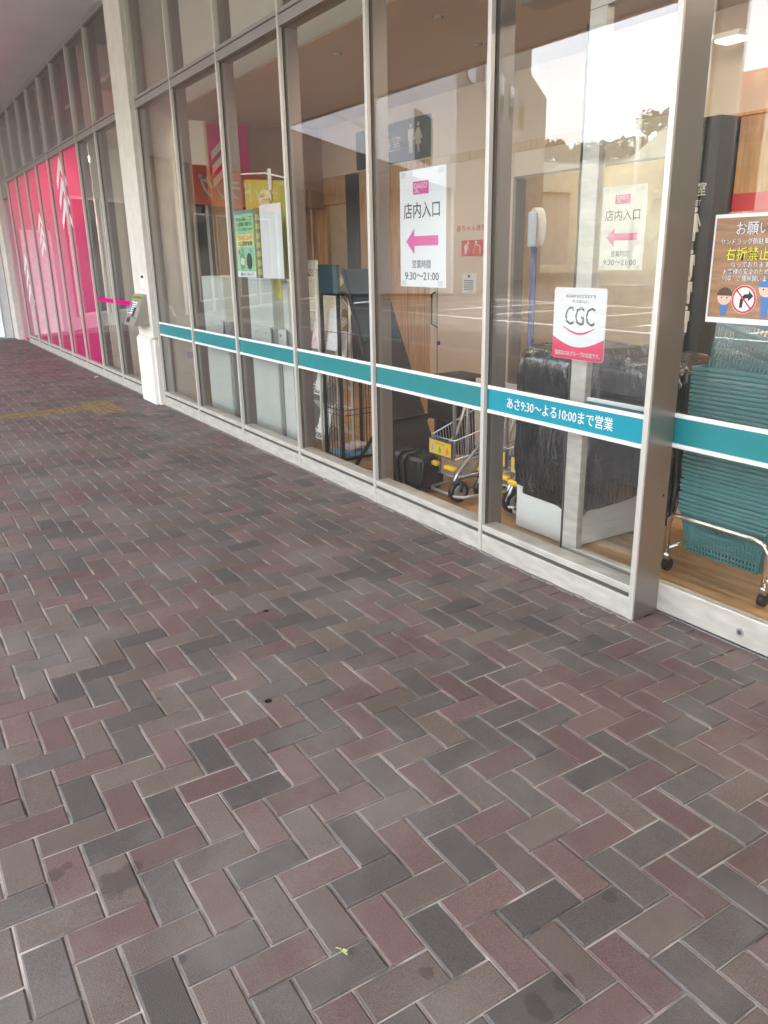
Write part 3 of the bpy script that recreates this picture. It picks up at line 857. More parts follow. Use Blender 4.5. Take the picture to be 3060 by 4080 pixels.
# lit lamps of the vestibule
LAMP = emit_mat('lamp_diffuser', (1, .88, .72), 2.6)
LAMPS = emit_mat('small_lamp_diffuser', (1, .93, .85), .22)
def lamp(x, y, z, lx, ly, lab, m_=None):
    t = thing('ceiling_lamp', (x, y, z), lab, 'lamp', 'lit ceiling lamps of the vestibule')
    put('housing', B(x - lx / 2, x + lx / 2, y - ly / 2, y + ly / 2, z - .03, z - .0005), WHITE, t)
    put('diffuser', B(x - lx / 2 + .02, x + lx / 2 - .02, y - ly / 2 + .02, y + ly / 2 - .02, z - .045, z - .0302), m_ or LAMP, t)
lamp(-3.62, 2.35, 2.80, .2, .16, 'small lit white lamp box above the black toilet pillar', LAMPS)
for x in (-3.3, -1.4, .6):
    lamp(x, 1.3, 3.02, .62, .3, 'lit rectangular ceiling lamp ' + ('over the covered machine', 'over the basket stack', 'nearest the camera end')[int((x + 3.3) / 1.9 + .01)])
lamp(-11.2, 3.3, 3.55, .5, .2, 'lit ceiling lamp in the passage behind the wood posts', emit_mat('passage_lamp', (1, .93, .75), 5))
lamp(-6.2, 3.3, 3.02, .5, .2, 'lit ceiling lamp in the room behind the doorway', emit_mat('room_lamp', (1, .9, .72), 5))
for x, y in ((-6.1, .9), (-4.9, 1.0), (-5.35, 1.7)):
    d_ = thing('smoke_detector', (x, y, 3.02), ('small round white detector on the ceiling closest to the glass', 'small round white detector on the ceiling toward the sliding door', 'small round white detector on the ceiling farthest from the glass')[int(y * 10) % 9 // 1 % 3 if False else (0 if x < -6 else 1 if y < 1.5 else 2)], 'detector', 'ceiling detectors')
    put('body', MB().disc((x, y, 3.0195), (0, 0, -1), .036, .02, 16, r2=.03), mat('detector_grey', (.4, .38, .36), .5) if x == -6.1 else bpy.data.materials['detector_grey'], d_)
# shop behind the two clear bays and above the film
put('added_backlight_cover', B(-18, -11.263, .145, 1.3, 2.93, 2.98), WHITE, None, None, None, None, 'structure')  # cover added to hide the lamps that backlight the film
put('added_backlight_screen', B(-11.262, -11.235, .145, 1.1, 0, 4.06), WALLD, None, None, None, None, 'structure')  # screen added to close off the film backlight from the clear bays
put('shop_partition', B(-18, -13.01, 1.3, 1.4, 0, 4.06), WALLD, None, None, None, None, 'structure')
put('shop_ceiling', B(-19, -9.76, .3, 9, 3.55, 3.6), CEILM, None, None, None, None, 'structure')
for n_, x in enumerate((-10.9, -10.1, -9.55)):
    t = thing('display_shelf', (x, .7, 0), ('tall pale grey shelf unit beside the magenta film', 'tall pale grey shelf unit in the middle of the two clear panes', 'tall pale grey shelf unit hidden partly by the pillar')[n_], 'shelf', 'shelves behind the clear panes')
    put('side_panel', B(x - .2, x + .18, .5, .9, 0, 2.4), mat('shelf_grey', (.5, .5, .46), .6) if n_ == 0 else bpy.data.materials['shelf_grey'], t)
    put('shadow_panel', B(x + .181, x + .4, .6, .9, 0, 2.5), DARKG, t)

for k in range(4):
    lamp(-17 + 1.6 * k, .5, 2.93, 1.3, .22, ('first', 'second', 'third', 'fourth')[k] + ' added strip lamp lighting the magenta film from behind counted from the white wing', emit_mat('added_film_backlight', (1, .97, .95), 5) if k == 0 else bpy.data.materials['added_film_backlight'])  # unseen lamps, added so the film glows from behind
RPo = thing('red_wall_poster', (-3.5, 2.57, 1.26), 'plain red poster on the wood wall beside the black toilet pillar', 'poster')
put('sheet', B(-3.655, -3.2, 2.575, 2.584, 1.27, 1.87), mat('red_poster', (.6, .08, .09), .5), RPo)
put('pale_figure', MB().disc((-3.55, 2.5745, 1.70), (0, -1, 0), .05, .001, 20), mat('poster_pink', (.7, .3, .3), .5), RPo)
# ---------------------------------------------------------------- signs taped to the glass
def tape(x0, x1, z0, z1, y, par):
    put('tape', B(x0, x1, y, y + .0006, z0, z1), TAPEM, par)
TAPEM = mat('clear_tape', (.62, .63, .6), .3)
def entrance_sign(x0, y, z0, lab, dim=False):
    t = thing('entrance_sign', (x0 + .214, y, z0), lab, 'sign')
    w_, h = .428, .6
    put('sheet', B(x0, x0 + w_, y, y + .004, z0, z0 + h, bev=.001), PAPER, t)
    o = (x0, y - .0002, z0)
    lg = put('logo_panel', B(x0 + .13, x0 + .275, y - .0012, y - .0002, z0 + .475, z0 + .54), MAGP, t)
    text('DAISO', (.142, .263, .503, .532), PAPER, t, (x0, y - .0013, z0), bold=.005)
    mb = MB()
    for k in range(3):
        q = .488 - k * .004 + 0
        mb.tube([(x0 + .142 + k * .012, y - .002, z0 + .482), (x0 + .165 + k * .004, y - .002, z0 + .503 - k * .004), (x0 + .185 + k * .002, y - .002, z0 + .482)], .0016, 4)
    put('logo_mark', mb, PAPER, t)
    text('店内入口', (.038, .375, .355, .437), INK, t, o, bold=.006)
    ar = [(.062, .238), (.14, .305), (.14, .265), (.362, .265), (.362, .215), (.14, .215), (.14, .172)]
    put('arrow', MB().poly([(x0 + a, y - .0015, z0 + b_) for a, b_ in ar], (0, .001, 0)), MAGP, t)
    text('営業時間', (.118, .292, .098, .142), INK, t, o, bold=.004)
    text('9:30～21:00', (.045, .368, .036, .078), INK, t, o, bold=.006)
    for a in (.012, .36):
        tape(x0 + a, x0 + a + .045, z0 + .565, z0 + .592, y - .0008, t)
        tape(x0 + a, x0 + a + .045, z0 + .006, z0 + .034, y - .0008, t)
entrance_sign(-3.93, .044, 1.347, 'white entrance poster with magenta arrow taped on the glass above the teal band')
entrance_sign(-4.63, 2.36, 1.375, 'white arrow poster deeper inside, hanging beyond the sliding door')
# teal-white CGC shop plate
CG = thing('store_sticker', (-2.53, .045, 1.065), 'white and red plate reading CGC on the glass over the opening hours', 'sign')
bx0, bx1, bz0, bz1 = -2.683, -2.378, 1.066, 1.370
def rrect(x0, x1, z0, z1, r, y, n=5):
    pts = []
    for cx_, cz_, a0 in ((x1 - r, z1 - r, 0), (x0 + r, z1 - r, 90), (x0 + r, z0 + r, 180), (x1 - r, z0 + r, 270)):
        for k in range(n + 1):
            a = math.radians(a0 + 90 * k / n)
            pts.append((cx_ + r * math.cos(a), y, cz_ + r * math.sin(a)))
    return pts
put('plate', MB().poly(rrect(bx0, bx1, bz0, bz1, .014, .040), (0, .004, 0)), PAPER, CG)
rp = [(bx0 + .001, bz0 + .014), (bx0 + .004, bz0 + .004), (bx0 + .014, bz0 + .001), (bx1 - .014, bz0 + .001), (bx1 - .004, bz0 + .004), (bx1 - .001, bz0 + .014)]
rp += [(bx1 - .001 - (bx1 - bx0 - .002) * k / 16, bz0 + .096 - .042 * math.sin(math.pi * k / 16)) for k in range(17)]
put('red_base', MB().poly([(a, .0388, c) for a, c in rp], (0, .001, 0)), mat('cgc_red', (.72, .015, .1), .45), CG)
text('CGC', (.072, .246, .147, .225), INK, CG, (bx0, .0396, bz0), bold=.0)
sm = [(bx0 + .06 + .195 * k / 14, .0388, bz0 + .142 - .03 * math.sin(math.pi * k / 14)) for k in range(15)]
put('smile_stroke', MB().tube(sm, [.0012 + .0035 * math.sin(math.pi * min(.97, max(.12, k / 14))) for k in range(15)], 6), bpy.data.materials['cgc_red'], CG)
text('みんなの“いただきます”を', (.07, .246, .262, .277), INK, CG, (bx0, .0396, bz0))
text('ずっとおいしく。', (.112, .206, .24, .255), INK, CG, (bx0, .0396, bz0))
text('当店はCGCグループのお店です。', (.02, .288, .014, .036), PAPER, CG, (bx0, .0384, bz0), bold=.012)
# green eco poster
GP = thing('eco_poster', (-6.15, .045, 1.37), 'green printed eco poster with orange 343.2t figure behind the glass', 'poster')
GRN = mat('poster_green', (.3, .62, .33), .5, var=.05); DG = mat('deep_green_ink', (.01, .14, .05), .6)
ORG = mat('orange_ink', (.85, .3, .02), .5)
gx, gz = -6.335, 1.369
put('sheet', B(gx, gx + .372, .041, .044, gz, gz + .5), GRN, GP)
put('top_strip', B(gx, gx + .372, .0402, .0409, gz + .472, gz + .5), mat('strip_grey', (.2, .28, .27), .5), GP)
put('base_strip', B(gx, gx + .372, .0402, .0409, gz, gz + .045), PAPER, GP)
o = (gx, .0408, gz)
text('商と会と西鉄ストアは', (.03, .345, .42, .452), DG, GP, o, bold=.015)
text('CO₂削減に貢献する', (.03, .345, .38, .412), DG, GP, o, bold=.015)
text('エコトレーを使用しています', (.03, .345, .347, .37), DG, GP, o, bold=.012)
hl = put('highlight', B(gx + .02, gx + .352, .0404, .0409, gz + .228, gz + .322), mat('pale_yellow', (.82, .72, .3), .5), GP)
text('約343.2tの', (.03, .345, .278, .32), ORG, GP, (gx, .0402, gz), bold=.03)
text('CO₂削減効果', (.04, .335, .232, .272), DG, GP, (gx, .0402, gz), bold=.025)
for k, (cx_, m_) in enumerate(((.115, mat('leaf_green', (.12, .42, .12), .5)), (.255, INK))):
    put('picture_oval', MB().poly([(gx + cx_ + .055 * math.cos(a), .0409, gz + .12 + .062 * math.sin(a)) for a in [2 * math.pi * q / 24 for q in range(24)]], (0, -.0008, 0)), m_, GP)
put('tray_picture', MB().poly([(gx + .075, .0399, gz + .1), (gx + .15, .0399, gz + .09), (gx + .16, .0399, gz + .14), (gx + .085, .0399, gz + .15)], (0, -.0006, 0)), PAPER, GP)
for cx_, cz_, m_ in ((.06, .19, RED), (.14, .2, mat('sky_blue', (.1, .4, .75), .5)), (.29, .2, bpy.data.materials['sky_blue'])):
    put('picture_dot', MB().disc((gx + cx_, .0399, gz + cz_), (0, -1, 0), .02, .0006, 14), m_, GP)
text('西鉄ストアグループ', (.06, .31, .012, .032), INK, GP, (gx, .0401, gz), bold=.01)
# blank poster seen from behind
BP = thing('blank_poster', (-5.65, .05, 1.365), 'blank white poster back with a dark lettered strip beside the green poster', 'poster')
put('sheet', B(-5.835, -5.462, .041, .0425, 1.366, 1.884), PAPER, BP)
put('dark_strip', B(-5.955, -5.838, .046, .048, 1.366, 1.87), mat('dark_olive_print', (.13, .12, .05), .5, var=.5, scale=30), BP)
for k in range(7):
    put('strip_glyph', B(-5.935, -5.86, .0452, .0459, 1.39 + k * .066, 1.43 + k * .066), mat('glyph_green', (.35, .36, .05), .5) if k == 0 else bpy.data.materials['glyph_green'], BP)
# yellow recycling banner on a rod
FL = thing('recycling_banner', (-6.4, .4, 1.1), 'yellow recycling banner hanging from a thin white rod behind the glass', 'banner')
put('rod', MB().tube([(-6.95, .33, 2.20), (-6.4, .36, 2.165), (-6.0, .39, 2.09)], .006, 8), PAPER, FL)
bn = MB(); NX, NZ = 14, 12; grid = []
for a in range(NX + 1):
    col = []
    for c in range(NZ + 1):
        x = -6.86 + .84 * a / NX; zt = 2.155 - .075 * a / NX
        z = zt - .92 * c / NZ
        col.append(bn.b.verts.new((x, .37 + .012 * math.sin(a * 1.3) * (c / NZ), z)))
    grid.append(col)
for a in range(NX):
    for c in range(NZ):
        bn.b.faces.new((grid[a][c], grid[a + 1][c], grid[a + 1][c + 1], grid[a][c + 1]))
r_ = bmesh.ops.extrude_face_region(bn.b, geom=bn.b.faces[:])
for v in [g for g in r_['geom'] if isinstance(g, bmesh.types.BMVert)]: v.co.y += .0015
put('cloth', bn, mat('banner_yellow', (.5, .45, .07), .7, var=.06), FL)
put('loop', B(-6.33, -6.28, .350, .36, 2.03, 2.19), PAPER, FL)
put('oval', MB().poly([(-6.42 + .13 * math.cos(a), .356, 1.98 + .062 * math.sin(a)) for a in [2 * math.pi * q / 24 for q in range(24)]], (0, -.002, 0)), mat('pale_lime', (.72, .68, .35), .6), FL)
text('みんなで', (-6.53, -6.42, 1.985, 2.015), mat('brown_ink', (.16, .05, .03), .6), FL, (0, .3535, 0), bold=.01)
text('リサイクル', (-6.48, -6.31, 1.945, 1.975), bpy.data.materials['brown_ink'], FL, (0, .3535, 0), bold=.01)
# wooden-look request poster on the sliding door
RP = thing('request_poster', (-1.84, .17, 1.25), 'wood pattern no right turn request poster on the sliding door', 'poster')
rx, rz = -1.998, 1.252
put('sheet', B(rx, rx + .31, .1735, .1755, rz, rz + .385), PAPER, RP)
put('wood_print', B(rx + .008, rx + .302, .1728, .1733, rz + .02, rz + .372), mat('wood_print', (.36, .2, .11), .5, var=.25, scale=9, stretch=(1, 1, 7)), RP)
o = (rx, .1727, rz)
def outlined(s, box, m1, m2, par, og, b1=.008, b2=.04):
    text(s, box, m2, par, (og[0], og[1], og[2]), bold=b2, depth=.0008, name='letter_outline')
    text(s, box, m1, par, (og[0], og[1] - .0009, og[2]), bold=b1, depth=.0008)
LEMON = mat('lemon_ink', (.8, .75, .1), .5)
outlined('お願い', (.095, .225, .311, .355), PAPER, INK, RP, o)
outlined('サンドラッグ側駐車場は', (.036, .272, .279, .300), PAPER, INK, RP, o)
outlined('右折禁止', (.06, .236, .223, .270), LEMON, INK, RP, o)
outlined('なっております。', (.089, .25, .2, .219), PAPER, INK, RP, o)
outlined('お客様の安全のために', (.058, .262, .176, .196), PAPER, INK, RP, o)
outlined('何卒、ご理解願います。', (.056, .265, .151, .172), PAPER, INK, RP, o)
cx0, cz0 = rx + .155, rz + .088
rc = put('no_turn_sign', MB().disc((cx0, .1727, cz0), (0, -1, 0), .051, .0006, 28), PAPER, RP)
put('red_ring', MB().tube([(cx0 + .046 * math.cos(a), .1718, cz0 + .046 * math.sin(a)) for a in [2 * math.pi * q / 28 for q in range(29)]], .0034, 6), RED, rc)
put('turn_arrow', MB().poly([(cx0 + 1.2 * a, .172, cz0 + 1.2 * b_) for a, b_ in ((-.013, -.025), (-.003, -.025), (-.002, -.005), (.005, .003), (.015, .004), (.015, -.006), (.031, .01), (.015, .025), (.015, .016), (.001, .015), (-.012, 0))], (0, -.0006, 0)), INK, rc)
put('red_bar', MB().tube([(cx0 - .032, .1712, cz0 + .032), (cx0 + .032, .1712, cz0 - .032)], .0026, 6), RED, rc)
SKIN = mat('printed_skin', (.75, .52, .4), .6); HAIR = mat('printed_hair', (.1, .06, .04), .6); UNI = mat('printed_blue', (.08, .2, .45), .6)
for cx_, dz_, hm in ((.074, 0, HAIR), (.24, .033, UNI)):
    pf = put('printed_figure', MB().poly([(rx + cx_ - .011, .1727, rz + .026), (rx + cx_ + .011, .1727, rz + .026), (rx + cx_ + .018, .1727, rz + .07 + dz_), (rx + cx_ - .018, .1727, rz + .07 + dz_)], (0, -.0006, 0)), UNI, RP)
    put('printed_face', MB().disc((rx + cx_, .1726, rz + .095 + dz_), (0, -1, 0), .03, .0008, 18), SKIN, pf)
    put('printed_hair', MB().poly([(rx + cx_ + .032 * math.cos(a), .1717, rz + .099 + dz_ + .03 * math.sin(a)) for a in [math.radians(0 + 18 * q) for q in range(11)]], (0, -.0006, 0)), hm, pf)
    for sx_ in (-.011, .011):
        put('printed_eye', MB().disc((rx + cx_ + sx_, .1717, rz + .092 + dz_), (0, -1, 0), .003, .0004, 8), INK, pf)

# ---------------------------------------------------------------- things standing inside
def cabinet(x0, x1, lab, g):
    t = thing('collection_cabinet', ((x0 + x1) / 2, .55, 0), lab, 'cabinet', g)
    put('body', B(x0 + .03, x1 - .12, .33, .8, 0, 1.33, bev=.006), CAB, t)
    put('lower_body', B(x0 + .0, x1 - .04, .31, .329, 0, .80, bev=.004), CAB, t)
    fp = put('screw_plate', B(x0 - .02, x1 - .12, .295, .309, .80, .95, bev=.004), CAB, t)
    for k in range(3):
        put('screw', MB().disc((x0 + .03 + (x1 - x0 - .24) * k / 2, .2945, .90), (0, -1, 0), .011, .004, 10), SILVER, fp)
    put('recess', B(x1 - .119, x1, .33, .75, 0, .93), mat('cab_grey', (.32, .34, .33), .5) if 'cab_grey' not in bpy.data.materials else bpy.data.materials['cab_grey'], t)
    put('top_cap', B(x0 + .03, x1 - .12, .329, .8, 1.331, 1.35), CAB, t)
cabinet(-8.05, -7.33, 'pale green recycling cabinet with screw plate, farther of the two', 'recycling cabinets behind the glass')
cabinet(-6.88, -6.22, 'pale green recycling cabinet with screw plate, under the yellow banner', 'recycling cabinets behind the glass')
cabinet(-6.16, -5.92, 'narrow pale green recycling cabinet next to the white wire rack', 'recycling cabinets behind the glass')
bnx = thing('plastic_bin', (-8.75, .45, 0), 'translucent grey plastic bin with an orange capped bottle next to the pillar', 'bin')
put('body', MB().poly([(-8.93, .3, .0), (-8.62, .3, .0), (-8.60, .3, .53), (-8.95, .3, .53)], (0, .25, 0)), mat('frosted_plastic', (.5, .51, .56), .35), bnx)
put('rim', B(-8.955, -8.595, .29, .56, .525, .548, bev=.005), bpy.data.materials['frosted_plastic'], bnx)
bt = put('bottle', MB().tube([(-8.68, .4, .2), (-8.68, .4, .5), (-8.68, .4, .55)], [.035, .035, .016], 12), PAPER, bnx)
put('cap', MB().disc((-8.68, .4, .551), (0, 0, 1), .018, .03, 12), ORG, bt)

def wires(segs, r, n=5):
    mb = MB()
    for s in segs: mb.tube(s, r, n)
    return mb
# cream wire magazine rack
WR = thing('wire_rack', (-5.65, .45, 0), 'cream wire magazine rack with leaflets behind the glass', 'rack')
xa, xb, ya, yb = -5.77, -5.54, .34, .62
put('post', wires([[(xa, ya, 0), (xa, ya, 1.42)]], .012, 8), CREAMW, WR)
put('post', wires([[(xb, ya, 0), (xb, ya, 1.42)]], .012, 8), CREAMW, WR)
put('post', wires([[(xa, yb, 0), (xa, yb, 1.42)]], .012, 8), CREAMW, WR)
put('post', wires([[(xb, yb, 0), (xb, yb, 1.42)]], .012, 8), CREAMW, WR)
put('header_card', B(xa + .02, xb, ya - .004, ya + .02, 1.425, 1.49), CREAMW, WR)
for k, z in enumerate((.12, .48, .80, 1.12)):
    seg = [[(xa, ya, z), (xb, ya, z)], [(xa, ya, z + .07), (xb, ya, z + .07)], [(xa, yb, z + .22), (xb, yb, z + .22)]]
    for q in range(6):
        x = xa + (xb - xa) * q / 5
        seg.append([(x, ya, z), (x, yb, z + .25)])
        seg.append([(x, yb, z + .0), (x + .05, ya + .02, z + .3)])
    put('wire_shelf', wires(seg, .0046, 4), CREAMW, WR)
PRN = [mat('leaflet_white', (.75, .73, .72), .5, var=.12, scale=25), mat('leaflet_pink', (.72, .55, .55), .5, var=.3, scale=20), mat('leaflet_blue', (.25, .5, .72), .5, var=.3, scale=18)]
def leaflet(cx_, y, z, w_, h, lean, m_, lab):
    t = put('leaflet', MB().poly([(cx_ - w_ / 2, y, z), (cx_ + w_ / 2, y, z), (cx_ + w_ / 2 - lean, y + .08, z + h), (cx_ - w_ / 2 - lean, y + .08, z + h)], (0, .006, .0)), m_, None, lab, 'leaflet', 'leaflets in the racks')
leaflet(-5.62, .36, .83, .19, .27, .06, PRN[1], 'pink printed leaflet leaning in the cream wire rack above the band')
leaflet(-5.60, .37, .5, .19, .25, .06, PRN[0], 'white leaflet in the cream wire rack below the band')
leaflet(-5.58, .36, .16, .19, .22, .05, PRN[0], 'white leaflet lowest in the cream wire rack')
# black rack with teal header
KR = thing('black_rack', (-5.3, .5, 0), 'black steel leaflet stand with a dark teal header board', 'rack')
xa, xb, ya, yb = -5.475, -5.215, .34, .66
for x, y in ((xa, ya), (xb, ya), (xa, yb), (xb, yb)):
    put('post', B(x - .011, x + .011, y - .011, y + .011, 0, 1.26), BLKM, KR)
put('header_board', B(xa - .01, xb + .01, ya - .012, ya + .015, 1.262, 1.458), mat('teal_board', (.012, .06, .078), .6, spec=.15), KR)
for z in (.02, .66, .72, 1.25):
    put('rail', wires([[(xa, ya, z), (xb, ya, z), (xb, yb, z), (xa, yb, z), (xa, ya, z)]], .009, 6), BLKM, KR)
for z0, z1 in ((.03, .65),):
    seg = []
    for k in range(1, 6):
        x = xa + (xb - xa) * k / 6
        seg += [[(x, ya, z0), (x, ya, z1)], [(x, yb, z0), (x, yb, z1)]]
        y = ya + (yb - ya) * k / 6
        seg += [[(xb, y, z0), (xb, y, z1)]]
    seg += [[(xa, ya, .36), (xb, ya, .36), (xb, yb, .36)], [(xa, ya, .4), (xb, ya, .4), (xb, yb, .4)]]
    put('wire_basket', wires(seg, .003, 4), BLKM, KR)
seg = []
for k in range(1, 5):
    y = ya + (yb - ya) * k / 5
    seg += [[(xb, y, .73), (xb + .02, y, 1.1), (xb + .02, y + .03, 1.1), (xb, y + .03, .73)]]
put('wire_pocket', wires(seg + [[(xa, ya, .98), (xb, ya, .98), (xb, yb, .92)]], .003, 4), BLKM, KR)
leaflet(-5.37, .352, .84, .17, .3, .05, PRN[0], 'glossy printed leaflet in the black stand above the teal band')
leaflet(-5.34, .40, .72, .14, .25, .03, PRN[0], 'second white leaflet behind the glossy one in the black stand')
t = put('magazine', B(-5.45, -5.24, .36, .62, .03, .055), PRN[2], None, 'light blue magazine lying at the bottom of the black stand', 'magazine')
t = put('magazine', MB().poly([(-5.42, .42, .075), (-5.25, .42, .075), (-5.25, .58, .10), (-5.42, .58, .10)], (0, 0, .012)), PRN[1], None, 'pink covered magazine resting on the light blue one', 'magazine')
# perforated A-board
AB = thing('a_board', (-4.75, .55, 0), 'black perforated A-frame board standing behind the black rack', 'sign board')
def perf_mat():
    m = mat('perforated_black', (.012, .011, .011), .6)
    L = m.node_tree.links.new
    b = m.node_tree.nodes['Principled BSDF']
    tc = N(m, 'ShaderNodeTexCoord')
    br = N(m, 'ShaderNodeTexBrick')
    br.inputs['Scale'].default_value = 22
    br.inputs['Mortar Size'].default_value = .07
    br.inputs['Brick Width'].default_value = .55; br.inputs['Row Height'].default_value = .22
    br.inputs['Color1'].default_value = br.inputs['Color2'].default_value = (.01, .0095, .0095, 1)
    br.inputs['Mortar'].default_value = (.03, .026, .023, 1)
    mp = N(m, 'ShaderNodeMapping'); mp.inputs['Rotation'].default_value = (0, math.radians(90), math.radians(90))
    L(tc.outputs['Object'], mp.inputs[0]); L(mp.outputs[0], br.inputs['Vector']); L(br.outputs['Color'], b.inputs['Base Color'])
    return m
PERF = perf_mat()
for m_ in (PERF, DARKG, BLKM): m_.node_tree.nodes['Principled BSDF'].inputs['Specular IOR Level'].default_value = .15
top, bot = (-5.17, 1.42), (-4.47, .04)
put('perforated_panel', MB().poly([(top[0], .36, top[1]), (top[0], .66, top[1]), (bot[0], .72, bot[1]), (bot[0], .34, bot[1])], (.012, 0, .006)), PERF, AB)
put('upper_board', MB().poly([(top[0] + .02, .36, top[1]), (top[0] + .02, .65, top[1]), (top[0] + .28, .67, top[1] - .48), (top[0] + .28, .355, top[1] - .48)], (.012, 0, .006)), mat('slate_board', (.012, .024, .032), .6, spec=.15), AB)
for y0, y1 in ((.355, .335), (.665, .725)):
    put('frame_bar', MB().tube([(top[0] + .006, y0, top[1] + .01), (bot[0] + .01, y1, 0.005)], .013, 6), BLKM, AB)
put('rear_leg', MB().tube([(-4.62, .33, .42), (-4.99, .31, .012)], .014, 6), BLKM, AB)
put('rear_leg', MB().tube([(-4.62, .72, .42), (-4.99, .74, .012)], .014, 6), BLKM, AB)
put('cross_bar', MB().tube([(-4.62, .33, .42), (-4.62, .72, .42)], .011, 6), BLKM, AB)
put('clip_rail', MB().tube([(-5.0, .35, 1.2), (-4.95, .62, 1.21)], .006, 6), SILVER, AB)
# black folding crate
FC = thing('folded_cart', (-4.33, .42, 0), 'black ribbed plastic cart base lying beside the shopping cart', 'cart')
mb = B(-4.5, -4.16, .33, .52, .03, .25, bev=.035)
put('body', mb, BLK, FC)
for x in (-4.41, -4.33):
    put('rib', MB().tube([(x, .325, .04), (x - .01, .318, .2), (x + .03, .33, .255), (x + .06, .42, .265)], .012, 8), BLK, FC)
put('rim', MB().tube([(-4.5, .33, .05), (-4.15, .33, .04), (-4.13, .34, .22), (-4.2, .35, .26)], .009, 8), BLK, FC)
for x in (-4.45, -4.22):
    put('foot', MB().disc((x, .36, .0), (0, 0, 1), .02, .034, 10), BLK, FC)

# shopping carts
def cart(dx, dy, lab):
    t = thing('shopping_cart', (-4.07 + dx, .65 + dy, 0), lab, 'shopping cart', 'shopping carts behind the glass')
    f0, f1 = -4.2 + dx, -3.95 + dx
    b0, b1 = -4.27 + dx, -3.86 + dx
    yf, yb_ = .45 + dy, .95 + dy
    def pt(u, v, w_):      # u across, v front->back, w bottom->top
        xl = f0 + (b0 - f0) * v; xr = f1 + (b1 - f1) * v
        zt = .385 + .14 * v; zb = .135 + .04 * v
        sh = (1 - w_) * .02
        return (xl + sh + (xr - xl - 2 * sh) * u, yf + (yb_ - yf) * v + (1 - w_) * .03 * (1 - v), zb + (zt - zb) * w_)
    seg = []
    n = 12
    for k in range(n + 1):
        u = k / n
        seg.append([pt(u, 0, 1), pt(u, 0, 0), pt(u, 1, 0), pt(u, 1, 1)])
    for k in range(1, 20):
        v = k / 20
        seg.append([pt(0, v, 1), pt(0, v, 0), pt(1, v, 0), pt(1, v, 1)])
    put('wire_basket', wires(seg, .0022, 4), SILVER, t)
    put('rim', wires([[pt(0, 0, 1), pt(1, 0, 1), pt(1, 1, 1), pt(0, 1, 1), pt(0, 0, 1)], [pt(0, 0, .0), pt(1, 0, .0), pt(1, 1, .0), pt(0, 1, .0), pt(0, 0, 0)], [pt(0, 0, .5), pt(1, 0, .5), pt(1, 1, .5)]], .005, 6), SILVER, t)
    sp = put('yellow_sign', B(f0 + .0, f1 + .005, yf - .022, yf - .016, .265, .375, bev=.002), BLUE, t)
    put('sign_face', B(f0 + .01, f1 - .005, yf - .0245, yf - .0222, .275, .365), YEL, sp)
    for q, (a, m_) in enumerate(((.045, bpy.data.materials['sky_blue']), (.125, bpy.data.materials['leaf_green']), (.205, mat('coral_ink', (.8, .2, .15), .5) if 'coral_ink' not in bpy.data.materials else bpy.data.materials['coral_ink']))):
        put('printed_mark', MB().poly([(f0 + a - .012, yf - .0247, .29), (f0 + a + .012, yf - .0247, .29), (f0 + a + .016, yf - .0247, .315), (f0 + a, yf - .0247, .335), (f0 + a - .014, yf - .0247, .315)], (0, -.0008, 0)), m_, sp)
    text('ごあんない', (f0 + .07, f0 + .18, .343, .355), DG, t, (0, yf - .0246, 0))
    for x in (f0, f1 - .06):
        put('yellow_bumper', B(x - .02, x + .09, yf - .03, yf + .01, .19, .222, bev=.012), YEL, t)
    for x, s_ in ((f0 - .015, -1), (f1 + .015, 1)):
        put('frame_tube', MB().tube([(x - .02 * s_, yf + .30, .62 + .0), (x, yf + .22, .36), (x, yf + .02, .18), (x + .0, yf - .03, .085), (x + .0, yf + .0, .06), (x, yf + .5, .09)], .011, 8), SILVER, t)
    put('upright', MB().tube([(f0 + .09, yf + .12, .2), (f0 + .09, yf + .12, .66), (f0 + .12, yf + .12, .70), (f1 - .04, yf + .12, .70), (f1 - .02, yf + .12, .66), (f1 - .02, yf + .12, .2)], .012, 8), SILVER, t)
    put('lower_loop', MB().tube([(f0 + .02, yf + .45, .055), (f0 + .05, yf - .03, .05), (f0 + .09, yf - .06, .05), (f1 + .1, yf - .06, .05), (f1 + .14, yf - .03, .05), (f1 + .2, yf + .45, .055)], .011, 8), SILVER, t)
    for x, y in ((f0 - .02, yf + .03), (f1 + .06, yf - .01), (f0 - .02, yf + .46), (f1 + .1, yf + .46)):
        wl = put('wheel', MB().disc((x - .018, y, .07), (1, 0, 0), .07, .036, 22), BLK, t)
        put('hub', MB().disc((x - .021, y, .07), (1, 0, 0), .045, .042, 16), SILVER, wl)
        put('fork', MB().tube([(x, y, .15), (x + .025, y + .01, .11), (x + .026, y, .07)], .011, 6), BLK, wl)
    put('handle', MB().tube([(b0, yb_ + .02, .56), (b0, yb_ + .1, .62), (b1, yb_ + .1, .62), (b1, yb_ + .02, .56)], .013, 8), BLUE, t)
cart(0, 0, 'small wire shopping cart with a yellow sign, nearest to the glass')
cart(.36, .14, 'second small wire shopping cart nested beside the first one')
cart(.70, .10, 'third small shopping cart half hidden behind the bronze mullion')
bd = thing('blue_letter_board', (-4.0, 1.2, 0), 'grey board with blue lettering standing behind the shopping carts', 'sign board')
put('panel', B(-4.75, -4.25, 1.25, 1.28, .1, .62), mat('board_grey', (.5, .45, .4), .6), bd)
text('西鉄ストア', (-4.72, -4.28, .42, .54), BLUE, bd, (0, 1.249, 0), bold=.03)
put('foot', B(-4.75, -4.25, 1.2, 1.33, 0, .1), DARKG, bd)
dc = thing('dark_cabinet', (-5.2, 1.3, 0), 'low dark cabinet standing behind the shopping carts', 'cabinet')
put('body', B(-5.25, -4.85, 1.15, 1.5, .25, .60, bev=.01), DARKG, dc)
put('leg', B(-5.22, -5.18, 1.2, 1.45, 0, .249), DARKG, dc)
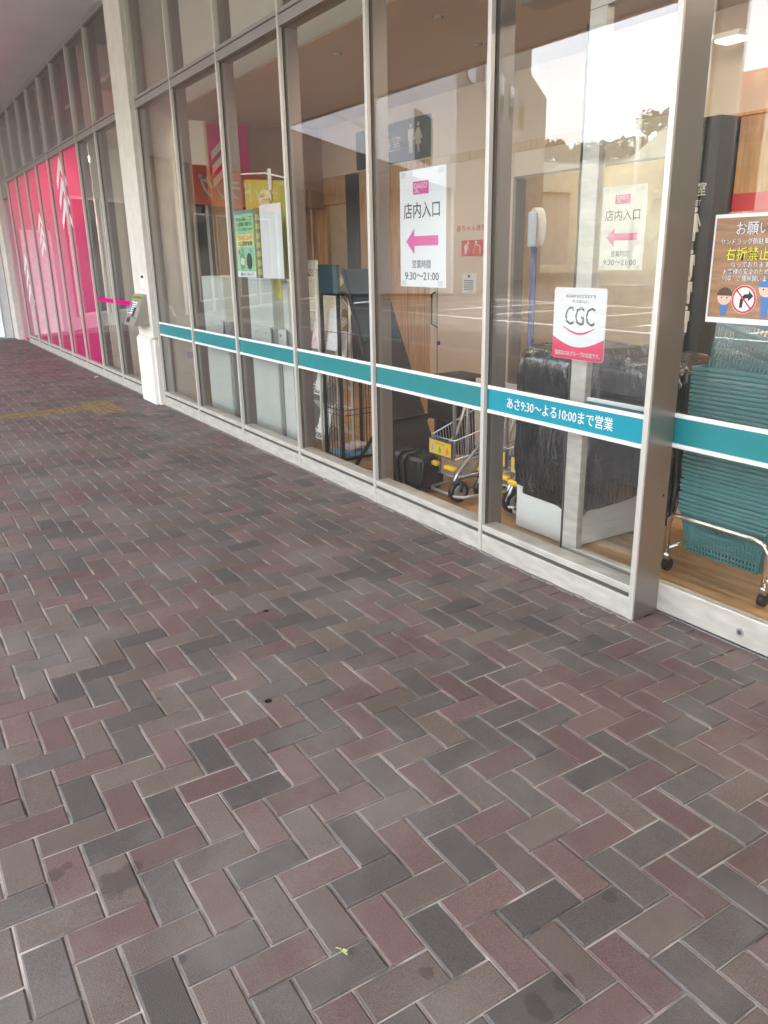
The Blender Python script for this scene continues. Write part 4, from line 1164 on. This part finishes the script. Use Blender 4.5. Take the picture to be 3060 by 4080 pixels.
put('leg', B(-4.92, -4.88, 1.2, 1.45, 0, .249), DARKG, dc)

# machine covered with black bin bags
WB = thing('covered_machine', (-3.0, .65, 0), 'white machine covered with crumpled black plastic bags', 'machine')
put('body', B(-3.33, -2.86, .43, .95, 0, .9, bev=.012), mat('machine_white', (.72, .75, .73), .45, var=.03), WB)
def bag_mat():
    m = mat('bin_bag', (.012, .013, .015), .2, bump=.9, bscale=7, spec=.9, stretch=(2.4, 2.4, .7))
    m.node_tree.nodes['Bump'].inputs['Distance'].default_value = .035
    return m
BAG = bag_mat()
def bag(x0, x1, y0, y1, z0, z1, seed, hem, nm='bag_cover'):
    """draped plastic: long vertical and slanting folds that fade towards the top"""
    rr = random.Random(seed)
    mb = MB(); n, mm = 96, 40; rings = []
    fold = [(rr.randint(5, 17), rr.uniform(0, 6.28), rr.uniform(-3, 3), rr.uniform(.012, .03)) for _ in range(10)]
    for k in range(mm + 1):
        f = k / mm
        z = z0 + (z1 - z0) * f
        ring = []
        for q in range(n):
            a = 2 * math.pi * q / n
            ex = .3
            cx_, sx_ = math.cos(a), math.sin(a)
            px_ = math.copysign(abs(cx_) ** ex, cx_); py_ = math.copysign(abs(sx_) ** ex, sx_)
            d = sum(am * (1 - abs((a * fr + ph + sl * f * 2.2) / math.pi % 2 - 1) * 2) for fr, ph, sl, am in fold)
            d = d * (1.05 - .55 * f) + .03 * math.sin(3 * f + a * 2 + seed) * (1 - f)
            puff = 1.0 + d
            if f > .9: puff *= 1 - ((f - .9) * 3.2) ** 2 * 1.4
            zz_ = z + hem(a) * (1 - f) + .012 * math.sin(a * 9 + f * 5) * f
            ring.append(mb.b.verts.new(((x0 + x1) / 2 + (x1 - x0) / 2 * px_ * puff, (y0 + y1) / 2 + (y1 - y0) / 2 * py_ * puff, zz_)))
        rings.append(ring)
    for a, b_ in zip(rings, rings[1:]):
        for q in range(n):
            f_ = mb.b.faces.new((a[q], a[(q + 1) % n], b_[(q + 1) % n], b_[q])); f_.smooth = True
    mb.b.faces.new(rings[-1])
    return put(nm, mb, BAG, WB)
bag(-3.36, -2.82, .40, .98, .225, 1.03, 3, lambda a: .04 * math.sin(a * 2))
bag(-2.90, -2.42, .62, 1.15, .30, .99, 8, lambda a: .1 * math.sin(a * 3 + 1))
put('side_unit', B(-2.859, -2.5, .70, 1.05, .5, .9, bev=.01), mat('machine_grey', (.3, .31, .31), .5), WB)

# stack of shopping baskets on a chrome trolley
ST = thing('basket_trolley', (-2.2, .8, 0), 'chrome wheeled trolley carrying the stack of teal baskets', 'trolley')
bx0_, bx1_ = -2.38, -1.86
by0, by1 = .58, 1.0
loop = [(bx0_ - .0, by0, .10), (bx0_, by0, .27), (bx0_ + .02, by0 - .005, .293), (bx0_ + .06, by0 - .01, .30), (bx1_ - .06, by0 - .01, .30), (bx1_ - .02, by0 - .005, .285), (bx1_, by0, .25), (bx1_, by0, .10)]
put('front_loop', MB().tube(loop, .011, 10), CHROME, ST)
put('side_rail', MB().tube([(bx0_, by0, .12), (bx0_, by1 + .05, .12)], .011, 8), CHROME, ST)
put('side_rail', MB().tube([(bx1_, by0, .12), (bx1_, by1 + .05, .12)], .011, 8), CHROME, ST)
put('rear_loop', MB().tube([(p[0], by1 + .06, p[2]) for p in loop], .011, 8), CHROME, ST)
put('base_bar', MB().tube([(bx0_, .85, .12), (bx1_, .85, .12)], .009, 8), CHROME, ST)
for x in (bx0_, bx1_):
    for y in (by0, by1 + .06):
        wl = put('caster', MB().disc((x - .013, y + .01, .032), (1, 0, 0), .032, .026, 18), BLK, ST)
        put('fork', MB().tube([(x, y, .10), (x, y + .005, .06)], [.013, .019], 8), CHROME, wl)
def basket_mesh():
    mb = MB()
    H = .215
    ti, bi = 0., .035
    X0, X1, Yf, Yb = -2.345, -1.895, .60, .94
    def ring(z, ins):
        return X0 + ins, X1 - ins, Yf + ins, Yb - ins
    # rim
    def slat_wall(p0, p1, q0, q1, n, solid):
        """p0->p1 top edge, q0->q1 bottom edge; vertical slats and rails; solid = (u0,u1) closed area"""
        p0, p1, q0, q1 = map(Vector, (p0, p1, q0, q1))
        th = ((p1 - p0).cross(q0 - p0)).normalized() * .003
        def cell(u0, u1, w0, w1):
            a = p0.lerp(p1, u0).lerp(q0.lerp(q1, u0), w0); b_ = p0.lerp(p1, u1).lerp(q0.lerp(q1, u1), w0)
            c = p0.lerp(p1, u1).lerp(q0.lerp(q1, u1), w1); d = p0.lerp(p1, u0).lerp(q0.lerp(q1, u0), w1)
            mb.poly([a, b_, c, d], th)
        for k in range(n):
            u = k / n
            cell(u, u + .42 / n, 0, 1)
        for w0, w1 in ((0, .10), (.34, .39), (.52, .57), (.70, .75), (.95, 1)):
            cell(0, 1, w0, w1)
        if solid: cell(solid[0], solid[1], .1, .42)
    T = ring(H, 0); Bm = ring(0, bi)
    slat_wall((T[0], T[2], H), (T[1], T[2], H), (Bm[0], Bm[2], 0), (Bm[1], Bm[2], 0), 22, (.22, .78))
    slat_wall((T[1], T[3], H), (T[0], T[3], H), (Bm[1], Bm[3], 0), (Bm[0], Bm[3], 0), 22, None)
    slat_wall((T[0], T[3], H), (T[0], T[2], H), (Bm[0], Bm[3], 0), (Bm[0], Bm[2], 0), 15, None)
    slat_wall((T[1], T[2], H), (T[1], T[3], H), (Bm[1], Bm[2], 0), (Bm[1], Bm[3], 0), 15, None)
    mb.box(Bm[0], Bm[1], Bm[2], Bm[3], 0, .004)
    for a in ((T[0] - .008, T[1] + .008, T[2] - .008, T[2] + .004), (T[0] - .008, T[1] + .008, T[3] - .004, T[3] + .008), (T[0] - .008, T[0] + .004, T[2], T[3]), (T[1] - .004, T[1] + .008, T[2], T[3])):
        mb.box(a[0], a[1], a[2], a[3], H - .012, H + .004, bev=.003)
    return mb.mesh('basket')
bme = basket_mesh(); bme.materials.append(BASKET)
bme.transform(Matrix.Translation((2.12, -.77, 0)))
NB = 35
ordn = ['lowest', 'second lowest', 'third lowest']
for k in range(NB):
    o = bpy.data.objects.new('shopping_basket', bme)
    C.objects.link(o)
    z = .115 + k * .0205
    o.location = (-2.12, .77, z); ROOT[o.name] = Vector((-2.12, .77, z))
    o.rotation_euler = (random.gauss(0, .006), random.gauss(0, .006), random.gauss(0, .008))
    if k == NB - 1:
        o.rotation_euler = (math.radians(-6), math.radians(16), math.radians(4)); o.location.z += .125; ROOT[o.name] = Vector(o.location)
    lab = 'teal plastic shopping basket nested in the tall stack behind the sliding door'
    if k == NB - 2: lab = 'teal basket carrying the tilted one, highest level basket of the stack'
    if k == 0: lab = 'lowest teal basket of the stack, its slotted side fully visible above the floor'
    if k == NB - 1: lab = 'tilted teal basket lying askew on top of the basket stack'
    label(o, lab, 'basket', 'stacked shopping baskets')
    if k in (0, NB - 1):
        tm = text_mesh('Reganet', .01)
        xs = [v.co.x for v in tm.vertices]; ys = [v.co.y for v in tm.vertices]
        tm.transform(Matrix.Translation((-(min(xs) + max(xs)) / 2, -min(ys), 0)))
        s_ = .15 / (max(xs) - min(xs))
        tm.transform(Matrix.Diagonal((s_, s_, 1, 1)))
        tm.transform(Matrix.Rotation(math.radians(90 - 9), 4, 'X'))
        tm.transform(Matrix.Translation((0, -.1645, .14)))
        tm.materials.append(INK)
        q = bpy.data.objects.new('lettering', tm); C.objects.link(q); q.parent = o
    else:
        pass
# round sign on a blue pole stand
RS = thing('pole_stand', (-3.85, 1.0, 0), 'round headed sign on a blue pole behind the covered machine', 'stand')
put('base', MB().disc((-3.88, 1.0, 0), (0, 0, 1), .15, .025, 24), DARKG, RS)
put('pole', MB().tube([(-3.885, 1.0, .025), (-3.885, 1.0, 1.57)], .021, 12), BLUE, RS)
hd_ = put('head', MB().poly([(-3.885 + .05 * math.cos(a), .99, 1.66 + .115 * math.sin(a)) for a in [2 * math.pi * q / 24 for q in range(24)]], (.035, .026, 0)), mat('pale_sign', (.48, .44, .37), .5), RS)
put('bracket', B(-3.91, -3.85, .965, .985, 1.55, 1.75, bev=.004), mat('bracket_grey', (.4, .45, .52), .4), RS)

# ---------------------------------------------------------------- things on the pavement
for n_, (x, y) in enumerate(((-3.066, -1.269), (-2.357, -1.577))):
    put('gum_spot', MB().disc((x, y, .0), (0, 0, 1), .0135, .0016, 18), BLKM, None, ('flat dark gum spot on the pavers, farther of the two', 'flat dark gum spot on the pavers, nearer of the two')[n_], 'gum spot')
sp = thing('sprout', (-1.26, -1.881, 0), 'tiny pale green sprig lying on a charcoal paver', 'sprig')
put('stem', MB().tube([(-1.285, -1.89, .003), (-1.274, -1.884, .007), (-1.262, -1.882, .004)], .0011, 5), mat('sprig_green', (.42, .5, .2), .6), sp)
for a in (.3, 1.5, 2.5):
    put('leaf', MB().poly([(-1.262, -1.882, .004), (-1.262 + .008 * math.cos(a - .4), -1.882 + .008 * math.sin(a - .4), .007), (-1.262 + .013 * math.cos(a), -1.882 + .013 * math.sin(a), .005), (-1.262 + .008 * math.cos(a + .4), -1.882 + .008 * math.sin(a + .4), .007)], (0, 0, .0008)), bpy.data.materials['sprig_green'], sp)
put('paper_scrap', MB().poly([(-11.35, -.12, .001), (-11.27, -.14, .001), (-11.25, -.09, .012), (-11.33, -.07, .006)], (.004, 0, .006)), PAPER, None, 'small white paper scrap on the pavers below the second shopfront', 'litter')
# reflected promotion pylon at the canopy edge, seen in the door glass
PY = thing('promotion_banner', (-6.4, -6.3, -.13), 'tall colourful pharmacy banner standing at the edge of the car park', 'banner')
put('pole', MB().tube([(-6.56, -6.2, -.13), (-6.56, -6.2, 3.6)], .02, 8), SILVER, PY)
put('base', B(-6.7, -6.4, -6.35, -6.05, -.13, -.05, bev=.01), CONC, PY)
cols = [(.72, .06, .05), (.75, .1, .08), (.1, .12, .4), (.45, .42, .4), (.4, .25, .15), (.72, .12, .12)]
for k, c in enumerate(cols):
    put('printed_panel', B(-6.54, -6.2, -6.21, -6.19, 3.47 - .255 * (k + 1), 3.47 - .255 * k - .004), mat('banner_tone', c, .6), PY)
text('薬', (.03, .17, 0, .18), LEMON, PY, (-6.21, -6.189, 3.26), ux=(-1, 0, 0), bold=.01)
text('処方せん', (.03, .3, 0, .09), PAPER, PY, (-6.21, -6.189, 3.04), ux=(-1, 0, 0))
text('化粧品', (.03, .25, 0, .09), PAPER, PY, (-6.21, -6.189, 2.79), ux=(-1, 0, 0))
